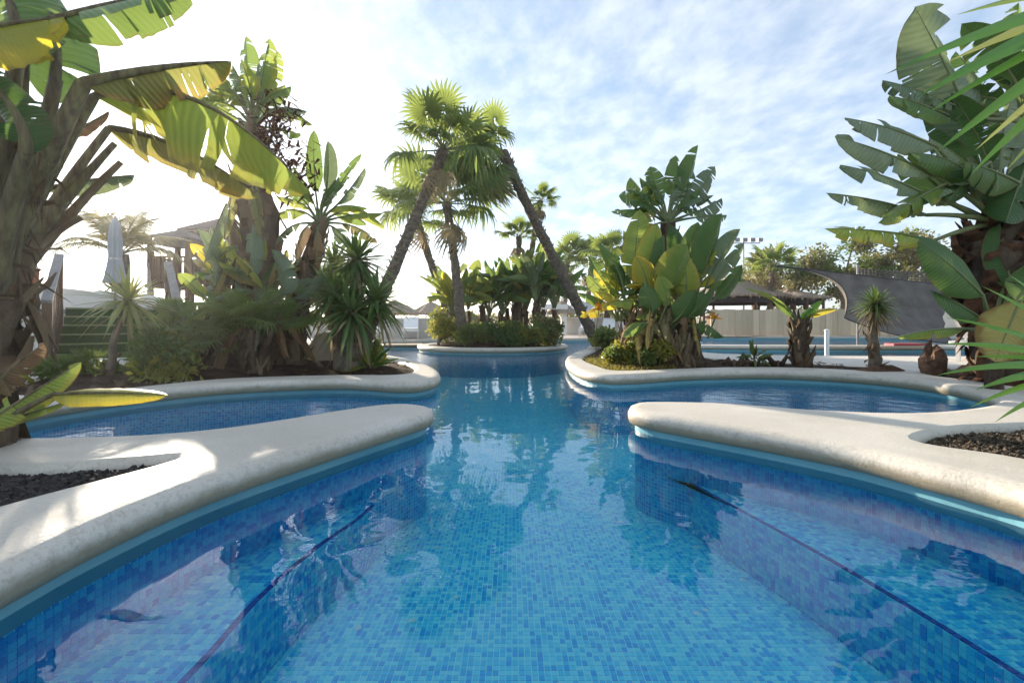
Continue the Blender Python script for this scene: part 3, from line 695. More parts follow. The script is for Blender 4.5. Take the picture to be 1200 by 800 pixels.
def fan_palm(label, pts, r0, r1, nf, size, seed, skirt=5, group=None, bias=V((0,0,0)), low=-0.75, name='fan_palm', top=1.0):
    rng = random.Random(seed); pts = [V(p) for p in pts]; pl = thing(name, label, 'palm', pts[0], group)
    # trunk with the ridges of old leaf scars
    m = max(16, int((pts[-1]-pts[0]).length*9)); dn = []; rr = []
    for i in range(m+1):
        u = i/m; p = bez(pts[0], pts[1], pts[2], u) if len(pts) == 3 else pts[0].lerp(pts[-1], u)
        dn.append(p+V((rng.uniform(-1,1), rng.uniform(-1,1), 0))*r0*.05)
        r = r0+(r1-r0)*min(1, u*1.5); r *= (1.35-.35*min(1, u*9))
        rr.append(r*(1.0+.10*(i % 2))*(1.12 if u > .93 else 1))
    mb = MB(); mb.tube(dn, rr, 11, 0, True, rng, .10); mb.build('trunk', G['palmtrunk'], pl, smooth=False)
    mb = MB()
    for i in range(2, m):                # stubs of cut leaf bases
        for q in range(3):
            a = rng.uniform(0, 6.283); o = V((math.cos(a), math.sin(a), 0)); sd = V((-o.y, o.x, 0)); p = dn[i]; r = rr[i]; L = r*rng.uniform(.5, .9)
            mb.add([p+o*r*.85-sd*r*.22, p+o*r*.85+sd*r*.22, p+o*r*1.18+V((0,0,L))+sd*r*.1, p+o*r*1.18+V((0,0,L))-sd*r*.1, p+o*r*1.25+V((0,0,L*.3))], [(0,1,4),(1,2,4),(2,3,4),(3,0,4)])
    mb.build('leaf_scars', G['palebark'], pl, kind='stuff')
    c = dn[-1]; ax = (dn[-1]-dn[-4]).normalized()
    for k in range(nf):
        z = top+(low-top)*((k+.3)/nf)**0.85; a = k*2.39996+rng.uniform(-.25, .25); r = math.sqrt(max(0, 1-min(1, z*z)))
        d = (V((r*math.cos(a), r*math.sin(a), z))+ax*.25+bias).normalized()
        me = FANS[0 if z > .55 else 1 if z > .15 else 2 if z > -.35 else 3]
        sz = size*rng.uniform(.85, 1.12)*(.8 if z > .8 else 1)
        up = V((0,0,1)) if abs(d.z) < .95 else V((rng.uniform(-1,1), rng.uniform(-1,1), .1))
        place('frond', me, pl, c+d*r1*.5, d, up+V((rng.uniform(-.4,.4), rng.uniform(-.4,.4), 0)), (sz*rng.uniform(.9,1.1), sz, sz))
    for k in range(skirt):
        a = rng.uniform(0, 6.283); d = V((math.cos(a)*.5, math.sin(a)*.5, -.8))
        place('dry_frond', FAND[0], pl, c-ax*.1, d, V((math.cos(a), math.sin(a), .4)), (size*.7, size*.85, size*.8))
    return pl
def feather_mesh(seed, n=34, arch=.55, lf=.34):
    rng = random.Random(seed); mb = MB(); a, b, c = V((0,0,0)), V((0,.55,arch*.75)), V((0,1,-.05+arch*.1))
    mb.tube([bez(a, b, c, i/10) for i in range(11)], [.014*(1-.85*i/10) for i in range(11)], 4, 1, False)
    for i in range(n):
        u = .12+.87*i/(n-1); p = bez(a, b, c, u); t = bezt(a, b, c, u); L = lf*math.sin(min(1, u*1.15+.12)*math.pi*.86+.25)*rng.uniform(.85, 1.1)+.05
        for sd in (-1, 1):
            d = (V((sd, 0, .15))+t*.75).normalized(); q = p+d*L+V((0,0,-L*rng.uniform(.3,.7))); m = p+d*L*.5+V((0,0,-L*.08)); wv = t*.008
            mb.add([p-wv, p+wv, m+wv*1.3, m-wv*1.3, q], [(0,1,2,3),(3,2,4)], 0, [(0,.4),(0,.6),(.5,.7),(.5,.3),(1,.5)])
    return mb.mesh('feather_frond', [G['olive'], G['stalk']], V((0,0,0)), True)
FEATH = [feather_mesh(1), feather_mesh(2, arch=.75), feather_mesh(3, arch=.35)]
def feather_palm(label, base, top, r, nf, size, seed, mat=None, low=-.2, group=None, name='date_palm'):
    rng = random.Random(seed); base = V(base); top = V(top); pl = thing(name, label, 'palm', base, group)
    rough_trunk(pl, [base+V((0,0,-.04)), (base+top)/2, top], [r*1.2, r, r*1.1], rng, 'palmtrunk', 50, scl=.15)
    for k in range(nf):
        z = .95+(low-.95)*((k+.5)/nf); a = k*2.39996; rr = math.sqrt(max(0, 1-z*z))
        place('frond', FEATH[k % 3], pl, top, V((rr*math.cos(a), rr*math.sin(a), z)), V((0,0,1)) if z < .9 else V((1,0,.2)), (size, size*rng.uniform(.85,1.1), size))
    return pl

# ================================================================== plants
SZ = ZT-0.06
# ---- giant bird-of-paradise beside the viewer, in the lava gravel bed (frame edge)
rg = random.Random(11); b0 = V((-2.75, 2.25, SZ-.03))
pl = thing('bird_of_paradise', 'giant bird-of-paradise plant with torn sunlit leaves rising from the black gravel', 'plant', b0)
rough_trunk(pl, [b0, V((-2.7, 2.3, .75)), P(-10, 330, 2.35)], [.20, .17, .14], rg, 'trunk', 60, scl=.3)
rough_trunk(pl, [b0+V((.12,.02,0)), P(-60, 460, 2.3), P(8, 345, 2.25)], [.13, .11, .09], rg, 'trunk', 24, scl=.3, name='shoot')
root = P(-15, 330, 2.3)
def lf(px0, px1, px2, W, mat, up, fold=.35, tears=3, rs=.028, drop=None, seed=1, root_=None, pb=.05, sag=.25, base=.3, gap=.5, plant=None, bow=.12):
    r_ = root_ if root_ is not None else root
    return paddle(plant or pl, r_ if px0 is None else P(*px0), P(*px1), P(*px2), W, mat, up, fold, tears, random.Random(seed), rs=rs, drop=drop, pbow=pb, sag=sag, base=base, gap=gap, n=22, bow=bow, smat='stalkold')
lf((0,318,2.30), (98,98,2.15), (272,72,2.30), .36, 'olive2', V((-.1,-.75,.65)), .55, 5, .040, .06, 21)
lf((10,300,2.40), (112,112,2.35), (364,226,2.15), .66, 'lime', V((.25,-.55,.75)), .75, 8, .026, .30, 22, gap=.5)
lf((10,320,2.5), (128,150,2.55), (305,232,2.55), .34, 'olive2', V((.1,-.5,.85)), .9, 5, .024, .16, 26)
lf((-40,250,1.9), (-60,40,1.85), (76,20,1.95), .42, 'yellow', V((0,-.6,.8)), .3, 2, .03, .02, 23)
lf((-20,220,2.2), (40,30,2.2), (232,-14,2.35), .34, 'green', V((.1,-.3,.95)), .3, 4, .03, .05, 24)
lf((-10,330,2.6), (52,222,2.6), (158,205,2.7), .20, 'grey', V((.2,-.7,.6)), .5, 2, .02, .05, 25)
lf((-20,300,2.1), (20,70,2.1), (-60,-90,2.2), .42, 'green', V((0,-.8,.4)), .3, 4, .034, None, 27)
lf((0,330,2.2), (60,120,2.3), (20,-60,2.6), .40, 'dark', V((.6,-.6,.2)), .25, 4, .036, None, 28)
lf((-10,340,2.1), (30,180,2.0), (-50,60,1.9), .3, 'dark', V((.5,-.8,.2)), .3, 3, .034, None, 29)
lf((0,300,2.5), (75,160,2.6), (128,130,2.7), .10, 'dry', V((0,-.7,.7)), .8, 4, .018, -.05, 30)
for i, (a, b) in enumerate((((-5,345,2.45),(135,168,2.6)), ((0,352,2.5),(142,190,2.65)), ((-8,300,2.3),(62,150,2.35)), ((-12,340,2.2),(40,190,2.25)), ((-14,320,2.2),(70,130,2.3)), ((-16,350,2.3),(95,255,2.5)))):
    mb = MB(); A = P(*a); B = P(*b); stalk(mb, A, (A+B)/2+V((.03,0,.10)), B, .040-.004*i, .016, 0, 7, 10); mb.build('stalk', G['stalkdry' if i % 3 else 'stalkold'], pl, smooth=True)
for i, (a, b, w_) in enumerate((((-6,300,2.28),(26,60,2.2),.055), ((-4,330,2.32),(66,92,2.24),.05))):
    mb = MB(); A = P(*a); B = P(*b); stalk(mb, A, (A+B)/2+V((.05,0,.03)), B, w_, .026, 0, 8, 10); mb.build('stalk', G['stalkold'], pl, smooth=True)
mb = MB(); rf = random.Random(19)
for k in range(150):                 # ragged dry sheaths peeling off the stalks
    u = rf.random(); A = P(-25+rf.uniform(-10,30), 360, 2.25+rf.uniform(-.1,.2)).lerp(P(rf.uniform(10,85), 150, 2.25), u); L = rf.uniform(.08,.30)
    d = V((rf.uniform(-.3,.6), rf.uniform(-.6,.2), rf.uniform(-1,.35))).normalized(); s_ = d.cross(V((rf.uniform(-.5,.5),1,.3))).normalized()*rf.uniform(.004,.016)
    m_ = A+d*L*.55+V((0,0,.03)); mb.add([A-s_, A+s_, m_+s_*.8, m_-s_*.8, A+d*L+V((0,0,-.06))], [(0,1,2,3),(3,2,4)])
mb.build('dry_sheaths', G['stalkdry'], pl, kind='stuff')
# low yellow-green leaves and a withered one on a sucker of their own
b1 = P(-60, 600, 1.9); b1.z = SZ-.03
pl = thing('bird_of_paradise', 'low sucker with two yellow-green leaves and a withered brown one', 'plant', b1)
mb = MB(); mb.tube([b1, P(-40,540,1.92), P(-14,500,1.95)], [.05,.04,.03], 8, 0, True, rg, .1); mb.build('stem', G['trunk'], pl, smooth=True)
lf((-14,505,1.95), (62,462,1.98), (197,463,1.95), .13, 'yellow', V((.15,-.55,.8)), .15, 0, .012, .03, 41, base=.2)
lf((-14,500,1.95), (-30,505,1.9), (96,424,2.1), .17, 'lime', V((.2,-.75,.6)), .1, 2, .012, .02, 42, base=.2)
lf((-14,505,1.95), (-10,500,1.93), (80,470,2.05), .06, 'lime', V((.2,-.75,.6)), .2, 1, .010, .02, 43)
lf((-20,470,2.0), (-25,470,2.0), (52,402,2.05), .16, 'dry', V((.3,-.7,.5)), .5, 4, .012, .08, 44)
lf((-20,470,2.0), (-30,420,2.0), (14,465,2.0), .16, 'dry', V((.8,-.6,.2)), .5, 3, .012, .3, 45)

# ---- far-side giant bird-of-paradise (right bank, tall)
rg = random.Random(12); b0 = V((5.15, 4.75, SZ-.03))
pl = thing('bird_of_paradise', 'giant bird-of-paradise with dark shaggy trunk and broad grey-green leaves over the oval basin', 'plant', b0)
cr1 = P(1170, 262, 4.75); cr2 = P(1215, 150, 4.9)
rough_trunk(pl, [b0, P(1172,380,4.75), P(1166,300,4.75), cr1], [.24,.22,.26,.16], rg, 'trunk', 130, scl=.22, smat='rust')
rough_trunk(pl, [b0+V((.3,.2,0)), P(1212,300,4.95), cr2], [.20,.17,.15], rg, 'trunk', 90, scl=.22, smat='rust', name='shoot')
for i, (j, t, W, m, up, fo, te) in enumerate([
    ((1148,165,4.9),(1072,8,4.7),.62,'grey',(-.5,-.85,.2),.15,4), ((1185,110,5.0),(1194,3,5.0),.34,'green',(.3,-.9,.2),.3,1),
    ((1125,128,4.9),(1034,94,4.7),.26,'grey',(-.1,-.5,.85),.35,6), ((1120,140,4.8),(1042,112,4.6),.25,'green',(-.2,-.6,.8),.3,2),
    ((1098,172,4.6),(990,138,4.4),.34,'grey',(-.2,-.8,.55),.15,2), ((1092,205,4.6),(978,160,4.4),.30,'grey',(-.25,-.85,.45),.2,1),
    ((1082,226,4.5),(984,193,4.3),.25,'grey',(-.2,-.8,.55),.25,1), ((1085,252,4.6),(968,226,4.5),.24,'grey',(-.1,-.55,.85),.35,7),
    ((1095,282,4.5),(966,268,4.4),.26,'lime',(-.1,-.55,.85),.35,7), ((1110,215,4.5),(1030,262,4.3),.24,'lime',(.2,-.7,.6),.5,4),
    ((1135,120,5.2),(1070,60,5.3),.36,'green',(-.3,-.8,.4),.3,3), ((1200,100,5.2),(1240,0,5.3),.45,'dark',(.2,-.8,.3),.3,3),
    ((1205,190,4.6),(1178,262,4.4),.40,'dark',(-.2,-.9,.4),.3,2), ((1180,150,5.2),(1120,60,5.4),.40,'dark',(-.3,-.8,.4),.3,4),
    ((1215,140,4.8),(1290,110,4.7),.45,'green',(.2,-.7,.6),.4,4), ((1150,200,5.0),(1085,120,5.2),.34,'dark',(-.3,-.8,.4),.3,3),
    ((1190,200,5.0),(1200,90,5.1),.40,'green',(.4,-.9,.2),.3,3), ((1120,240,4.8),(1052,180,4.9),.30,'green',(-.3,-.85,.4),.2,2),
    ((1195,215,4.5),(1130,190,4.3),.36,'green',(-.2,-.8,.5),.3,3), ((1160,190,4.6),(1110,235,4.4),.26,'dark',(.1,-.8,.5),.4,3)]):
    r_ = cr1 if j[1] > 165 else cr2
    paddle(pl, r_+V((rg.uniform(-.06,.06), rg.uniform(-.06,.06), 0)), P(*j), P(*t), W*1.3, m, V(up), fo*.6, te, random.Random(500+i), rs=.022, n=20, drop=.06)
fan_leaves(pl, cr1, 9, .55, .85, .42, .25, .9, rg, ['grey','green','dark','grey'], tears=(2,6), rs=.02)
fan_leaves(pl, cr2, 9, .5, .85, .42, -.2, .95, rg, ['grey','green','dark'], tears=(2,6), rs=.02)
for i in range(5):
    fr = P(1120+14*i, 190-8*i, 4.9); mb = MB(); stalk(mb, cr1, (cr1+fr)/2+V((0,0,.06)), fr, .035, .014, 0, 6, 8); mb.build('stalk', G['stalk'], pl, smooth=True)
# lower plant beside it: broad dark ovate leaf, shaded ones, tan withered one
rg = random.Random(13); b0 = P(1165, 455, 4.3); b0.z = SZ-.03
pl = thing('bird_of_paradise', 'young bird-of-paradise with one broad untorn dark green leaf, in front of the shaggy trunk', 'plant', b0)
mb = MB(); mb.tube([b0, P(1165,420,4.3), P(1162,385,4.28)], [.07,.06,.045], 9, 0, True, rg, .1); mb.build('stem', G['trunk'], pl, smooth=True)
for i, (j, t, W, m, up, fo) in enumerate([((1152,346,4.2),(1076,282,4.05),.46,'dark',(-.35,-.85,.4),.06), ((1148,372,4.3),(1092,342,4.2),.34,'dark',(-.3,-.7,.6),.2),
        ((1185,340,4.5),(1172,262,4.6),.40,'dark',(.3,-.9,.2),.2), ((1190,352,4.2),(1240,300,4.2),.40,'green',(.2,-.8,.5),.2), ((1178,330,4.6),(1212,235,4.7),.40,'dark',(.4,-.8,.2),.3),
        ((1130,385,4.2),(1052,395,4.0),.17,'lime',(-.1,-.6,.8),.4), ((1185,390,4.1),(1225,372,4.0),.3,'green',(.1,-.8,.6),.3)]):
    paddle(pl, P(1163,392,4.28), P(*j), P(*t), W, m, V(up), fo, 0 if i < 3 else 2, random.Random(520+i), rs=.017, n=18, drop=.06)
paddle(pl, P(1168,395,4.2), P(1196,352,3.9), P(1166,424,3.8), .40, 'tan', V((-.5,-.85,.2)), .1, 0, random.Random(530), rs=.014, n=18, drop=.05)

# ---- sword-leaved plant at the frame edge: each leaf its own
def sword_leaf(plant, a, t, W, mat, up, rng, sag=.05):
    mb = MB(); a, t = V(a), V(t); L = (t-a).length
    blade(mb, a, (a+t)/2+V((0,0,sag*L)), t, W*.9, V(up), .05, 0, rng, 0, 12, base=.35, sag=.05, prof=lambda u: min(1, .55+u*1.3)*(1-max(0, (u-.35)/.65)**1.6))
    return mb.build('leaf', [G[mat]], plant, smooth=True)
rg = random.Random(14); b0 = V((2.85, 1.75, SZ-.03)); top = P(1440, -40, 1.7)
pl = thing('sword_leaf_plant', 'tall sword-leaved plant with long bright green blades reaching over the coping', 'plant', b0)
rough_trunk(pl, [b0, (b0+top)/2+V((.08,.05,0)), top], [.10,.075,.06], rg, 'palebark', 30, scl=.15)
for i, (x, y, d, W, m) in enumerate([(1036,88,1.62,.040,'bright'),(1108,74,1.75,.035,'swordpale'),(1072,116,1.58,.050,'bright'),(1082,136,1.65,.030,'bright'),(1092,183,1.58,.040,'bright'),
        (1142,177,1.7,.030,'swordpale'),(1136,206,1.55,.040,'bright'),(1176,203,1.7,.030,'sword'),(1120,18,1.8,.035,'sword'),(1170,-20,1.7,.04,'bright'),(1250,260,1.6,.045,'bright')]):
    sword_leaf(pl, top, P(x, y, d), W, m, (-.3,-.9,.25), rg, .07)
for i in range(14):
    a = i*2.4; z = rg.uniform(-.2, .95); r = math.sqrt(1-z*z); d = V((abs(r*math.cos(a))*.9, r*math.sin(a), z))
    sword_leaf(pl, top, top+d*rg.uniform(.6,.85), .032, rg.choice(('bright','sword')), (0,-.3,.9), rg, .1)
rg = random.Random(15); b0 = P(1330, 520, 2.15); b0.z = SZ-.03; top = P(1310, 440, 2.15)
pl = thing('sword_leaf_plant', 'low sword-leaved plant with narrow green blades in the brown gravel bed', 'plant', b0)
mb = MB(); mb.tube([b0, top], [.07,.05], 8, 0, True, rg, .1); mb.build('stem', G['palebark'], pl, smooth=True)
for i, (x, y, d, W, m) in enumerate([(1104,403,2.1,.05,'bright'),(1108,372,2.25,.035,'bright'),(1096,440,2.0,.045,'bright'),(1140,418,2.2,.035,'lime'),(1142,457,1.9,.05,'bright'),(1150,335,2.3,.04,'bright'),
        (1135,478,1.95,.035,'lime'),(1165,495,1.9,.035,'lime'),(1180,320,2.2,.04,'bright'),(1130,430,2.3,.03,'swordpale'),(1155,385,2.1,.035,'bright')]):
    sword_leaf(pl, top, P(x, y, d), W*.6, 'bright' if m == 'lime' else m, (-.1,-.8,.5), rg, .10)
for i in range(12):
    a = i*2.4; z = rg.uniform(.1, .9); r = math.sqrt(1-z*z); d = V((abs(r*math.cos(a))*.9, r*math.sin(a), z))
    sword_leaf(pl, top, top+d*rg.uniform(.45,.7), .028, 'bright', (0,-.3,.9), rg, .1)

# ---- bank behind the round basin (left bed)
rg = random.Random(21); b0 = V((-3.45, 6.1, SZ))
pl = thing('bird_of_paradise', 'tallest bird-of-paradise on the planted bank, thick trunk and brown seed clusters', 'plant', b0)
cr = P(298, 150, 6.1)
rough_trunk(pl, [b0, P(296,350,6.1), P(304,250,6.1), cr], [.30,.24,.22,.15], rg, 'trunk', 120, scl=.35)
fan_leaves(pl, cr, 9, .3, .55, .32, .3, .75, rg, ['green','green','grey','lime'], tears=(3,7), rs=.02)
fan_leaves(pl, cr+V((0,0,.05)), 5, .3, .6, .32, 1.6, .45, rg, ['green','lime'], tears=(2,5), rs=.02)
for i, (j, t, W, m) in enumerate([((292,100,6.1),(288,42,6.1),.34,'green'),((305,105,6.0),(316,45,6.0),.34,'lime'),((285,120,6.1),(218,90,6.0),.30,'green'),((280,140,6),(228,112,6),.22,'lime'),((310,110,6.1),(326,60,6.2),.3,'lime'),((320,150,6.1),(352,160,6),.2,'green')]):
    paddle(pl, cr, P(*j), P(*t), W, m, V((.1,-.9,.3)), .25, 4, random.Random(600+i), rs=.016, n=18)
for (x, y, r_, nm) in ((330,138,.25,30), (342,200,.33,50), (318,165,.2,24)):
    mb = MB(); c = P(x, y, 5.9)
    mb.tube([cr, (cr+c)/2+V((0,0,.1)), c], [.02,.015,.01], 5, 0)
    for k in range(nm*4):
        p = c+V((rg.gauss(0,.5), rg.gauss(0,.5), rg.gauss(0,.55)))*r_; d = V((rg.uniform(-1,1), rg.uniform(-1,1), rg.uniform(-1,.6))).normalized(); s = d.cross(V((.3,.2,1))).normalized()*.02
        mb.add([p-s, p+s, p+d*.10+s*.6, p+d*.13], [(0,1,2),(0,2,3)])
    mb.build('seed_cluster', G['rust'], pl, kind='stuff')
# hanging dry leaves down the trunk, brushy grey fans at its foot
for i in range(13):
    a = rg.uniform(3.3, 6.1); z = rg.uniform(.5, 2.6); c = b0.lerp(cr, z/3.4)+V((math.cos(a)*.2, math.sin(a)*.2, 0))
    j = c+V((math.cos(a)*.18, math.sin(a)*.18, .12)); t = j+V((math.cos(a)*.2+rg.uniform(-.15,.15), math.sin(a)*.15, -rg.uniform(.5,.9)))
    paddle(pl, c, j, t, rg.uniform(.12,.26), ('dry','olive2','grey')[i % 3], V((math.cos(a), math.sin(a), .2)), .5, 3, rg, rs=.012, n=9, smat='stalkdry', drop=.1, name='dry_leaf')
rg = random.Random(22); b0 = V((-2.95, 6.2, SZ))
pl = thing('bird_of_paradise', 'leaning bird-of-paradise with bare brown stem beside the tallest trunk', 'plant', b0)
cr = P(374, 262, 6.4)
rough_trunk(pl, [b0, P(345,370,6.3), P(362,310,6.35), cr], [.17,.13,.12,.11], rg, 'trunk', 60, scl=.25)
fan_leaves(pl, cr, 7, .25, .5, .26, .4, 1.0, rg, ['grey','green','lime'], tears=(1,5), rs=.014)
for i, (j, t, W, m, up) in enumerate([((370,225,6.4),(368,152,6.4),.26,'green',(.4,-.9,.1)),((382,222,6.4),(384,165,6.4),.26,'grey',(-.3,-.9,.1)),((392,228,6.4),(424,180,6.4),.16,'green',(.8,-.4,.5)),((395,240,6.4),(428,196,6.4),.22,'grey',(.4,-.5,.8)),
        ((360,240,6.4),(332,215,6.3),.26,'green',(-.2,-.7,.6)),((398,255,6.4),(448,250,6.3),.26,'lime',(.1,-.6,.8)),((400,262,6.4),(442,285,6.3),.24,'olive',(.1,-.6,.8)),((352,262,6.4),(318,290,6.2),.24,'grey',(-.1,-.6,.8)),((388,265,6.3),(415,305,6.2),.25,'grey',(.2,-.7,.5)),((405,245,6.6),(452,268,6.7),.26,'lime',(0,-.6,.8)),
        ((380,235,6.6),(404,205,6.7),.24,'dark',(.2,-.8,.4)),((365,262,6.2),(345,312,6.0),.2,'dry',(-.2,-.9,.3)),((372,270,6.2),(372,320,6.1),.2,'dry',(.1,-.9,.3))]):
    paddle(pl, cr, P(*j), P(*t), W, m, V(up), .3, 3 if i > 1 else 0, random.Random(640+i), rs=.016, n=16)
rg = random.Random(23); b0 = V((-3.75, 5.9, SZ))
pl = thing('bird_of_paradise', 'clump of grey-green and withered leaves round the foot of the tallest trunk', 'plant', b0)
for q in range(5):
    bb = b0+V((rg.uniform(0,.7), rg.uniform(-.25,.25), 0)); cr = bb+V((rg.uniform(-.1,.1), 0, rg.uniform(.5,1.1)))
    rough_trunk(pl, [bb, cr], [.09,.07], rg, 'trunk', 26, name='shoot', scl=.3)
    fan_leaves(pl, cr, 9, .30, .52, .24, rg.uniform(-.9,.9), .7, rg, ['grey','grey','green','lime','olive2'], tears=(0,4), rs=.013)
    for i in range(6):
        a = rg.uniform(0, 6.28); j = cr+V((math.cos(a)*.15, math.sin(a)*.15, .08)); t = j+V((math.cos(a)*.3, math.sin(a)*.25, -rg.uniform(.3,.8)))
        paddle(pl, cr, j, t, rg.uniform(.08,.2), rg.choice(['dry','olive2','grey','green']), V((math.cos(a), math.sin(a), .3)), .5, 3, rg, rs=.01, n=8, smat='stalkdry', drop=.12, name='dry_leaf')
for i, (j, t, W, m) in enumerate([((262,330,5.8),(232,268,5.8),.30,'grey'),((280,330,5.8),(258,250,5.9),.3,'lime'),((240,350,5.8),(208,320,5.7),.25,'lime'),((330,345,5.7),(318,292,5.8),.34,'grey'),((345,350,5.8),(378,318,5.8),.24,'grey'),((252,320,5.9),(222,285,5.9),.24,'yellow'),((290,330,5.7),(296,262,5.7),.32,'grey')]):
    paddle(pl, b0+V((.15,0,.5)), P(*j), P(*t), W, m, V((.1,-.9,.3)), .2, 2, random.Random(660+i), rs=.014, n=14)
def dwarf(label, base, seed, heads, L=.62, mat='grey'):
    rng = random.Random(seed); base = V(base); d = thing('dwarf_palm', label, 'palm', base)
    for k in range(heads):
        a = 6.283*k/heads; hb = base+V((math.cos(a)*.22, math.sin(a)*.15, rng.uniform(.25,.8)))
        rough_trunk(d, [base+V((0,0,-.03)), hb], [.06,.05], rng, 'trunk', 12, name='stem', scl=.15)
        for q in range(9):
            b_ = q*2.4+k; z = rng.uniform(-.1,.9); rr = math.sqrt(1-z*z)
            place('frond', FANS[q % 3], d, hb, V((rr*math.cos(b_), rr*math.sin(b_)-.2, z)), V((rng.uniform(-.3,.3), -.3, 1)), (L*.55,)*3)
    return d
dwarf('brushy dwarf fan palm growing against the tallest trunk', V((-3.15,5.65,SZ)), 24, 4)
dwarf('brushy dwarf fan palm beside the loose shrub and the tallest trunk', V((-3.75,5.55,SZ)), 25, 3, .55)
def yucca(label, base, heads, seed, mat='sword', L=.55, W=.045, n=80, r=.07, name='yucca', bark='palebark', lo=-.7, dry=30, group=None, sag=.25):
    rng = random.Random(seed); base = V(base); pl = thing(name, label, 'yucca', base, group)
    for k, h in enumerate(heads):
        h = V(h); bb = base+V((rng.uniform(-.06,.06), rng.uniform(-.06,.06), -.03)) if len(heads) > 1 else base+V((0,0,-.03))
        md = (bb+h)/2+V((rng.uniform(-.04,.04), rng.uniform(-.04,.04), 0))
        rough_trunk(pl, [bb, md, h], [r*1.3, r, r*.75], rng, bark, 16, scl=.1)
        swords(pl, h, n, L, W, rng, mat, lo, (h-md).normalized(), sag=sag)
        if dry: swords(pl, h-V((0,0,.1)), dry, L*.8, W*.8, rng, 'fandry', -1.0, name='dry_leaves', sag=.6)
    return pl
yucca('three-headed green yucca beside the cream ramp on the bank', P(408,434,6.0)*1, [P(395,345,6.0), P(418,305,6.1), P(440,352,6.0), P(412,365,5.8)], 31, L=.62, W=.055, n=90, r=.085)
yucca('bushy dark green yucca between the leaning stem and the cream ramp', V((-2.6,7.0,SZ)), [P(378,335,7.0), P(392,310,7.2)], 37, L=.6, W=.05, n=80, r=.07)
yucca('small pale spiky yucca on a thin leaning stem in front of green steps', P(128,446,5.0), [P(150,352,5.0)], 32, 'swordpale', L=.55, W=.035, n=90, r=.035, dry=14, sag=.3)
for (x, y, d, h, sd, lb) in ((435,436,6.0,.45,33,'small bright strap-leaved plant at the rounded tip of the bank'),):
    b0 = P(x, y, d); b0.z = SZ+.02; pl = thing('strap_leaf_plant', lb, 'plant', b0); rg = random.Random(sd)
    fan_leaves(pl, b0, 12, .12, .36, .09, .3, .9, rg, ['lime','green','bright'], tears=(0,1), rs=.007, jit=1.2)
shrub('leafy_shrub', 'loose green shrub with sunlit tips in front of the green steps', V((-3.85,5.1,SZ)), (.45,.4,.36), 2600, .085, 41, ('bush','bushy','bush'), 14)
shrub('leafy_shrub', 'low dark shrub between the pale yucca and the round basin', V((-4.75,5.1,SZ)), (.5,.4,.22), 1500, .08, 42, ('bush','bush'), 9)
shrub('leafy_shrub', 'rounded green shrub beside the brown newel post', V((-5.6,4.6,SZ)), (.6,.5,.42), 2200, .09, 43, ('bush','bushy'), 10)
shrub('leafy_shrub', 'taller leafy shrub behind the withered brown leaf', V((-6.6,5.4,SZ)), (.7,.5,.5), 2200, .1, 44, ('bush','olive'), 10)
shrub('leafy_shrub', 'yellow-tinged shrub under the wooden lookout tower', V((-5.0,7.2,SZ)), (.6,.5,.6), 2200, .09, 45, ('bush','bushy','olive'), 10)
shrub('leafy_shrub', 'small yellowish shrub at the foot of the three-headed yucca', V((-1.95,6.3,SZ)), (.25,.25,.25), 900, .07, 46, ('bushy','bush'), 6)

# ---- tall fan palms
fan_palm('fan palm whose trunk leans over the channel from the yucca bank', [V((-3.05,9.0,SZ)), P(468,300,9.1), P(520,176,9.4)], .13, .10, 19, .70, 51, 3, bias=V((.08,0,.12)), low=-.55)
fan_palm('slender upright fan palm at the front rim of the island', [V((-1.27,12.0,SZ+.1)), P(535,310,12.1), P(523,238,12.3)], .13, .10, 14, .95, 52, 2, bias=V((.2,0,.05)), low=-.55)
fan_palm('fan palm leaning back on the island behind the slender one', [V((-1.6,13.6,SZ+.1)), P(505,310,13.8), P(486,250,14)], .12, .10, 13, .85, 53, 2, low=-.5)
fan_palm('fan palm with long curved trunk leaning far out above the water', [V((2.25,11.9,SZ+.1)), P(640,290,12.1), P(589,178,12.0)], .145, .12, 20, .85, 54, 6, bias=V((-.85,-.1,-.25)), low=-.9, top=.6)
fan_palm('thin palm with small round tuft rising out of the island thicket', [V((.30,14.2,SZ+.1)), P(620,300,14.3), P(633,236,14.4)], .09, .08, 16, .36, 55, 6, low=-.6)
fan_palm('short thin palm in the middle of the island thicket', [V((.15,13.4,SZ+.1)), P(609,330,13.4), P(608,278,13.5)], .08, .07, 14, .42, 56, 3, low=-.3)
# ---- island thicket
rg = random.Random(61)
for i, (x, y, zt, n, mats, lb) in enumerate([(.35,13.0,1.35,15,['green','lime','bright'],'bird-of-paradise with the tallest upright leaves on the island'),
        (-.45,13.2,1.3,13,['green','lime','green'],'dark bird-of-paradise in the centre of the island'), (.95,13.0,1.25,14,['grey','green','grey'],'grey-green bird-of-paradise at the island end towards the curved palm'),
        (-1.45,13.2,1.15,13,['lime','green','yellow'],'yellowing bird-of-paradise behind the slender palm'), (.1,13.9,1.7,13,['green','lime'],'bird-of-paradise at the back of the island thicket')]):
    b0 = V((x, y, SZ+.1)); pl = thing('bird_of_paradise', lb, 'plant', b0)
    for q in range(3):
        bb = b0+V((rg.uniform(-.3,.3), rg.uniform(-.3,.3), -.05)); cr = bb+V((rg.uniform(-.1,.1), 0, zt*rg.uniform(.5,1.15)))
        rough_trunk(pl, [bb, cr], [.08,.06], rg, 'trunk', 18, name='stem', scl=.25)
        fan_leaves(pl, cr, n*2//3, .58, .95, .44, rg.uniform(-.9,.9), .42, rg, mats, tears=(0,3), rs=.016)
